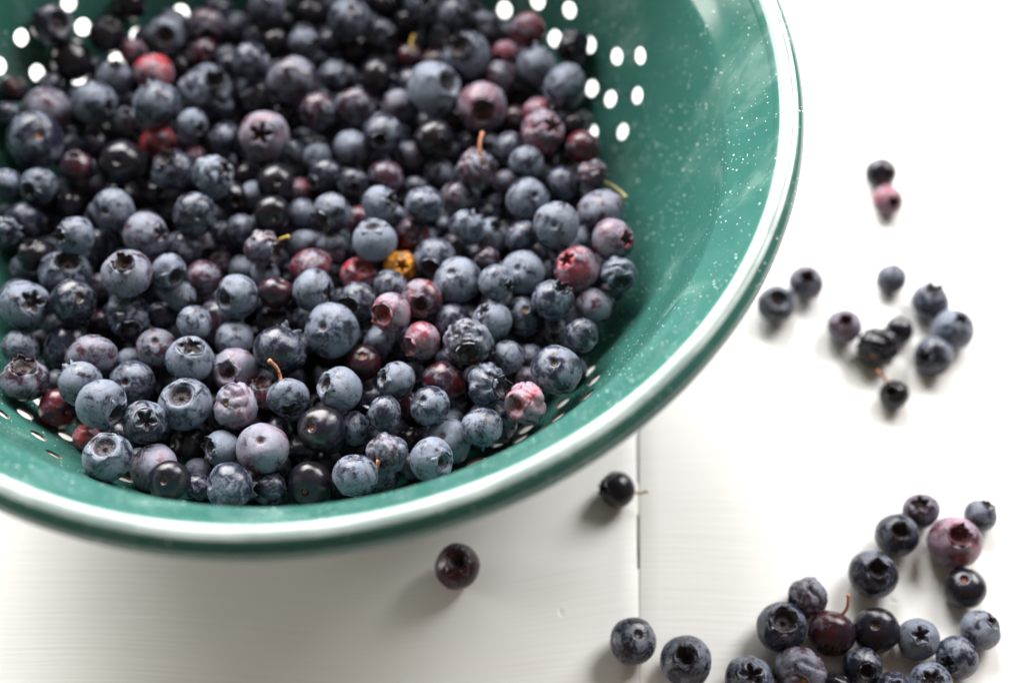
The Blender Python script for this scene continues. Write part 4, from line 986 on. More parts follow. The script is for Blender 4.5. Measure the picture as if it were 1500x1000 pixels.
('b', 'b', '-', '', 0.0526, -0.07032, 0.03746, 0.00717, -0.1, -0.787, -0.609, None, 'dusty blue berry, partly buried, just right of the smooth frosted berry'),
('b', 'd', '-', '', 0.0019, -0.07939, 0.03872, 0.00454, -0.047, -0.606, -0.794, None, 'small dark blue berry, partly buried, just front left of the glossy black front berry'),
('b', 'k', '-', '', -0.04943, 0.00609, 0.03894, 0.0039, 0.674, -0.189, 0.714, None, 'small glossy black berry, partly buried, one berry away right of the left pitted berry'),
('b', 'b', '-', '', 0.02173, -0.08547, 0.03668, 0.00653, 0.435, -0.467, -0.77, None, 'small dusty blue berry, partly buried, just in front of the pink stemmed shrivelled berry'),
('b', 'd', '-', '', 0.04956, -0.00046, 0.03594, 0.00592, -0.121, -0.902, 0.414, None, 'small dark blue berry, partly buried, just in front of the orange stemmed berry'),
('b', 'k', '-', '', -0.04085, 0.00123, 0.03525, 0.00684, 0.306, 0.944, -0.127, None, 'small glossy black berry, partly buried, just left of the shaded dimpled berry'),
('b', 'b', '-', '', -0.07948, 0.02401, 0.0377, 0.00581, 0.69, 0.405, -0.6, None, 'small dusty blue berry, partly buried, just behind the frosted maroon berry'),
('b', 'd', '-', '', -0.04361, -0.02346, 0.03146, 0.00737, -0.411, 0.516, -0.752, None, 'small dark blue berry, partly buried, just front right of the plump purple berry'),
('b', 'k', '-', '', -0.06076, 0.0065, 0.03587, 0.00631, 0.239, 0.287, -0.928, None, 'small glossy black berry, partly buried, just back right of the left pitted berry'),
('b', 'k', '-', '', -0.0842, -0.00242, 0.03324, 0.00583, -0.421, -0.842, 0.337, None, 'small glossy black berry, partly buried, one berry away behind the frilled wide berry'),
('b', 'k', '-', '', 0.00684, -0.04597, 0.03303, 0.0064, 0.804, 0.537, 0.254, None, 'small glossy black berry, partly buried, just in front of the big middle pitted berry'),
('b', 'd', '-', '', -0.08241, 0.00786, 0.03683, 0.00629, 0.177, -0.983, 0.052, None, 'small dark blue berry, partly buried, just front left of the frosted maroon berry'),
('b', 'd', '-', '', -0.00307, 0.0275, 0.03405, 0.00578, -0.214, 0.974, 0.075, None, 'small dark blue berry, partly buried, one berry away right of the frosty star crown berry'),
('b', 'b', '-', '', 0.03775, 0.07072, 0.03504, 0.0068, -0.483, 0.718, -0.502, None, 'small dusty blue berry, partly buried, just back left of the dark shouldered berry'),
('b', 'b', '-', '', -0.02754, -0.00861, 0.0395, 0.00362, -0.436, 0.444, -0.783, None, 'small dusty blue berry, partly buried, just front right of the shaded dimpled berry'),
('b', 'd', '-', '', -0.01936, -0.06844, 0.0374, 0.00627, 0.602, -0.065, -0.796, None, 'small dark blue berry, partly buried, just front left of the cracked grey berry'),
('b', 'd', '-', '', -0.05196, 0.0721, 0.04061, 0.0064, 0.932, -0.322, 0.166, None, 'small dark blue berry, partly buried, one berry away behind the bright red berry'),
('b', 'k', '-', '', 0.0402, 0.03354, 0.0403, 0.00438, 0.044, 0.974, -0.222, None, 'small glossy black berry, partly buried, just back right of the dark shiny purple berry'),
('b', 'q', '-', '', -0.02705, -0.01737, 0.03596, 0.00405, 0.658, -0.03, -0.752, None, 'small dusky purple berry, partly buried, just behind the pale left crowned berry'),
('b', 'q', '-', '', -0.03168, -0.00815, 0.03249, 0.00433, -0.16, -0.956, 0.245, None, 'small dusky purple berry, partly buried, just front right of the shaded dimpled berry'),
('b', 'q', '-', '', -0.01019, -0.00091, 0.02564, 0.00614, 0.319, -0.603, -0.731, None, 'small dusky purple berry, partly buried, just back right of the shrivelled open berry'),
('b', 'd', '-', '', 0.0198, -0.06417, 0.03938, 0.0039, -0.42, 0.54, 0.73, None, 'small dark blue berry, partly buried, just in front of the ringed maroon berry'),
('b', 'b', '-', '', -0.086, -0.0176, 0.03433, 0.00406, 0.597, 0.489, -0.637, None, 'small dusty blue berry, partly buried, just behind the open crowned edge berry'),
('b', 'd', '-', '', 0.02336, 0.0759, 0.03041, 0.00635, -0.324, -0.554, 0.767, None, 'small dark blue berry, partly buried, just behind the yellow stemmed berry'),
('b', 'k', '-', '', -0.07016, 0.03297, 0.03467, 0.0058, -0.935, -0.247, 0.253, None, 'small glossy black berry, partly buried, one berry away back right of the frosted maroon berry'),
('b', 'd', '-', '', 0.00101, -0.03698, 0.03657, 0.0058, 0.158, -0.541, -0.826, None, 'small dark blue berry, partly buried, just in front of the pale right crowned berry'),
('b', 'k', '-', '', 0.06069, 0.04478, 0.03752, 0.0035, 0.114, -0.092, 0.989, None, 'small glossy black berry, partly buried, just right of the hollow crowned pink berry'),
('b', 'd', '-', '', 0.02717, 0.04734, 0.04051, 0.00621, 0.461, 0.098, 0.882, None, 'small dark blue berry, partly buried, just in front of the yellow stemmed berry'),
('b', 'd', '-', '', -0.02039, 0.02764, 0.03351, 0.00671, 0.522, 0.66, -0.54, None, 'small dark blue berry, partly buried, just in front of the frosty star crown berry'),
('b', 'k', '-', '', 0.07536, 0.01701, 0.03395, 0.007, -0.121, 0.116, 0.986, None, 'small glossy black berry, partly buried, just front left of the half white red berry'),
('b', 'd', '-', '', -0.04795, -0.07619, 0.03831, 0.00587, -0.002, -0.948, -0.317, None, 'small dark blue berry, partly buried, just front left of the closed star crown berry'),
('b', 'd', '-', '', 0.03953, -0.06024, 0.03138, 0.00687, 0.577, -0.05, 0.815, None, 'small dark blue berry, partly buried, just front right of the smooth red purple berry'),
('b', 'd', '-', '', 0.03241, -0.04598, 0.0384, 0.00632, 0.513, 0.203, 0.834, None, 'small dark blue berry, partly buried, just front left of the pink grey berry'),
('b', 'd', '-', '', -0.0297, 0.03963, 0.03488, 0.00353, -0.994, 0.094, 0.05, None, 'small dark blue berry, partly buried, just back left of the frosty star crown berry')
]
for row in ROWS: blueberry(*row)

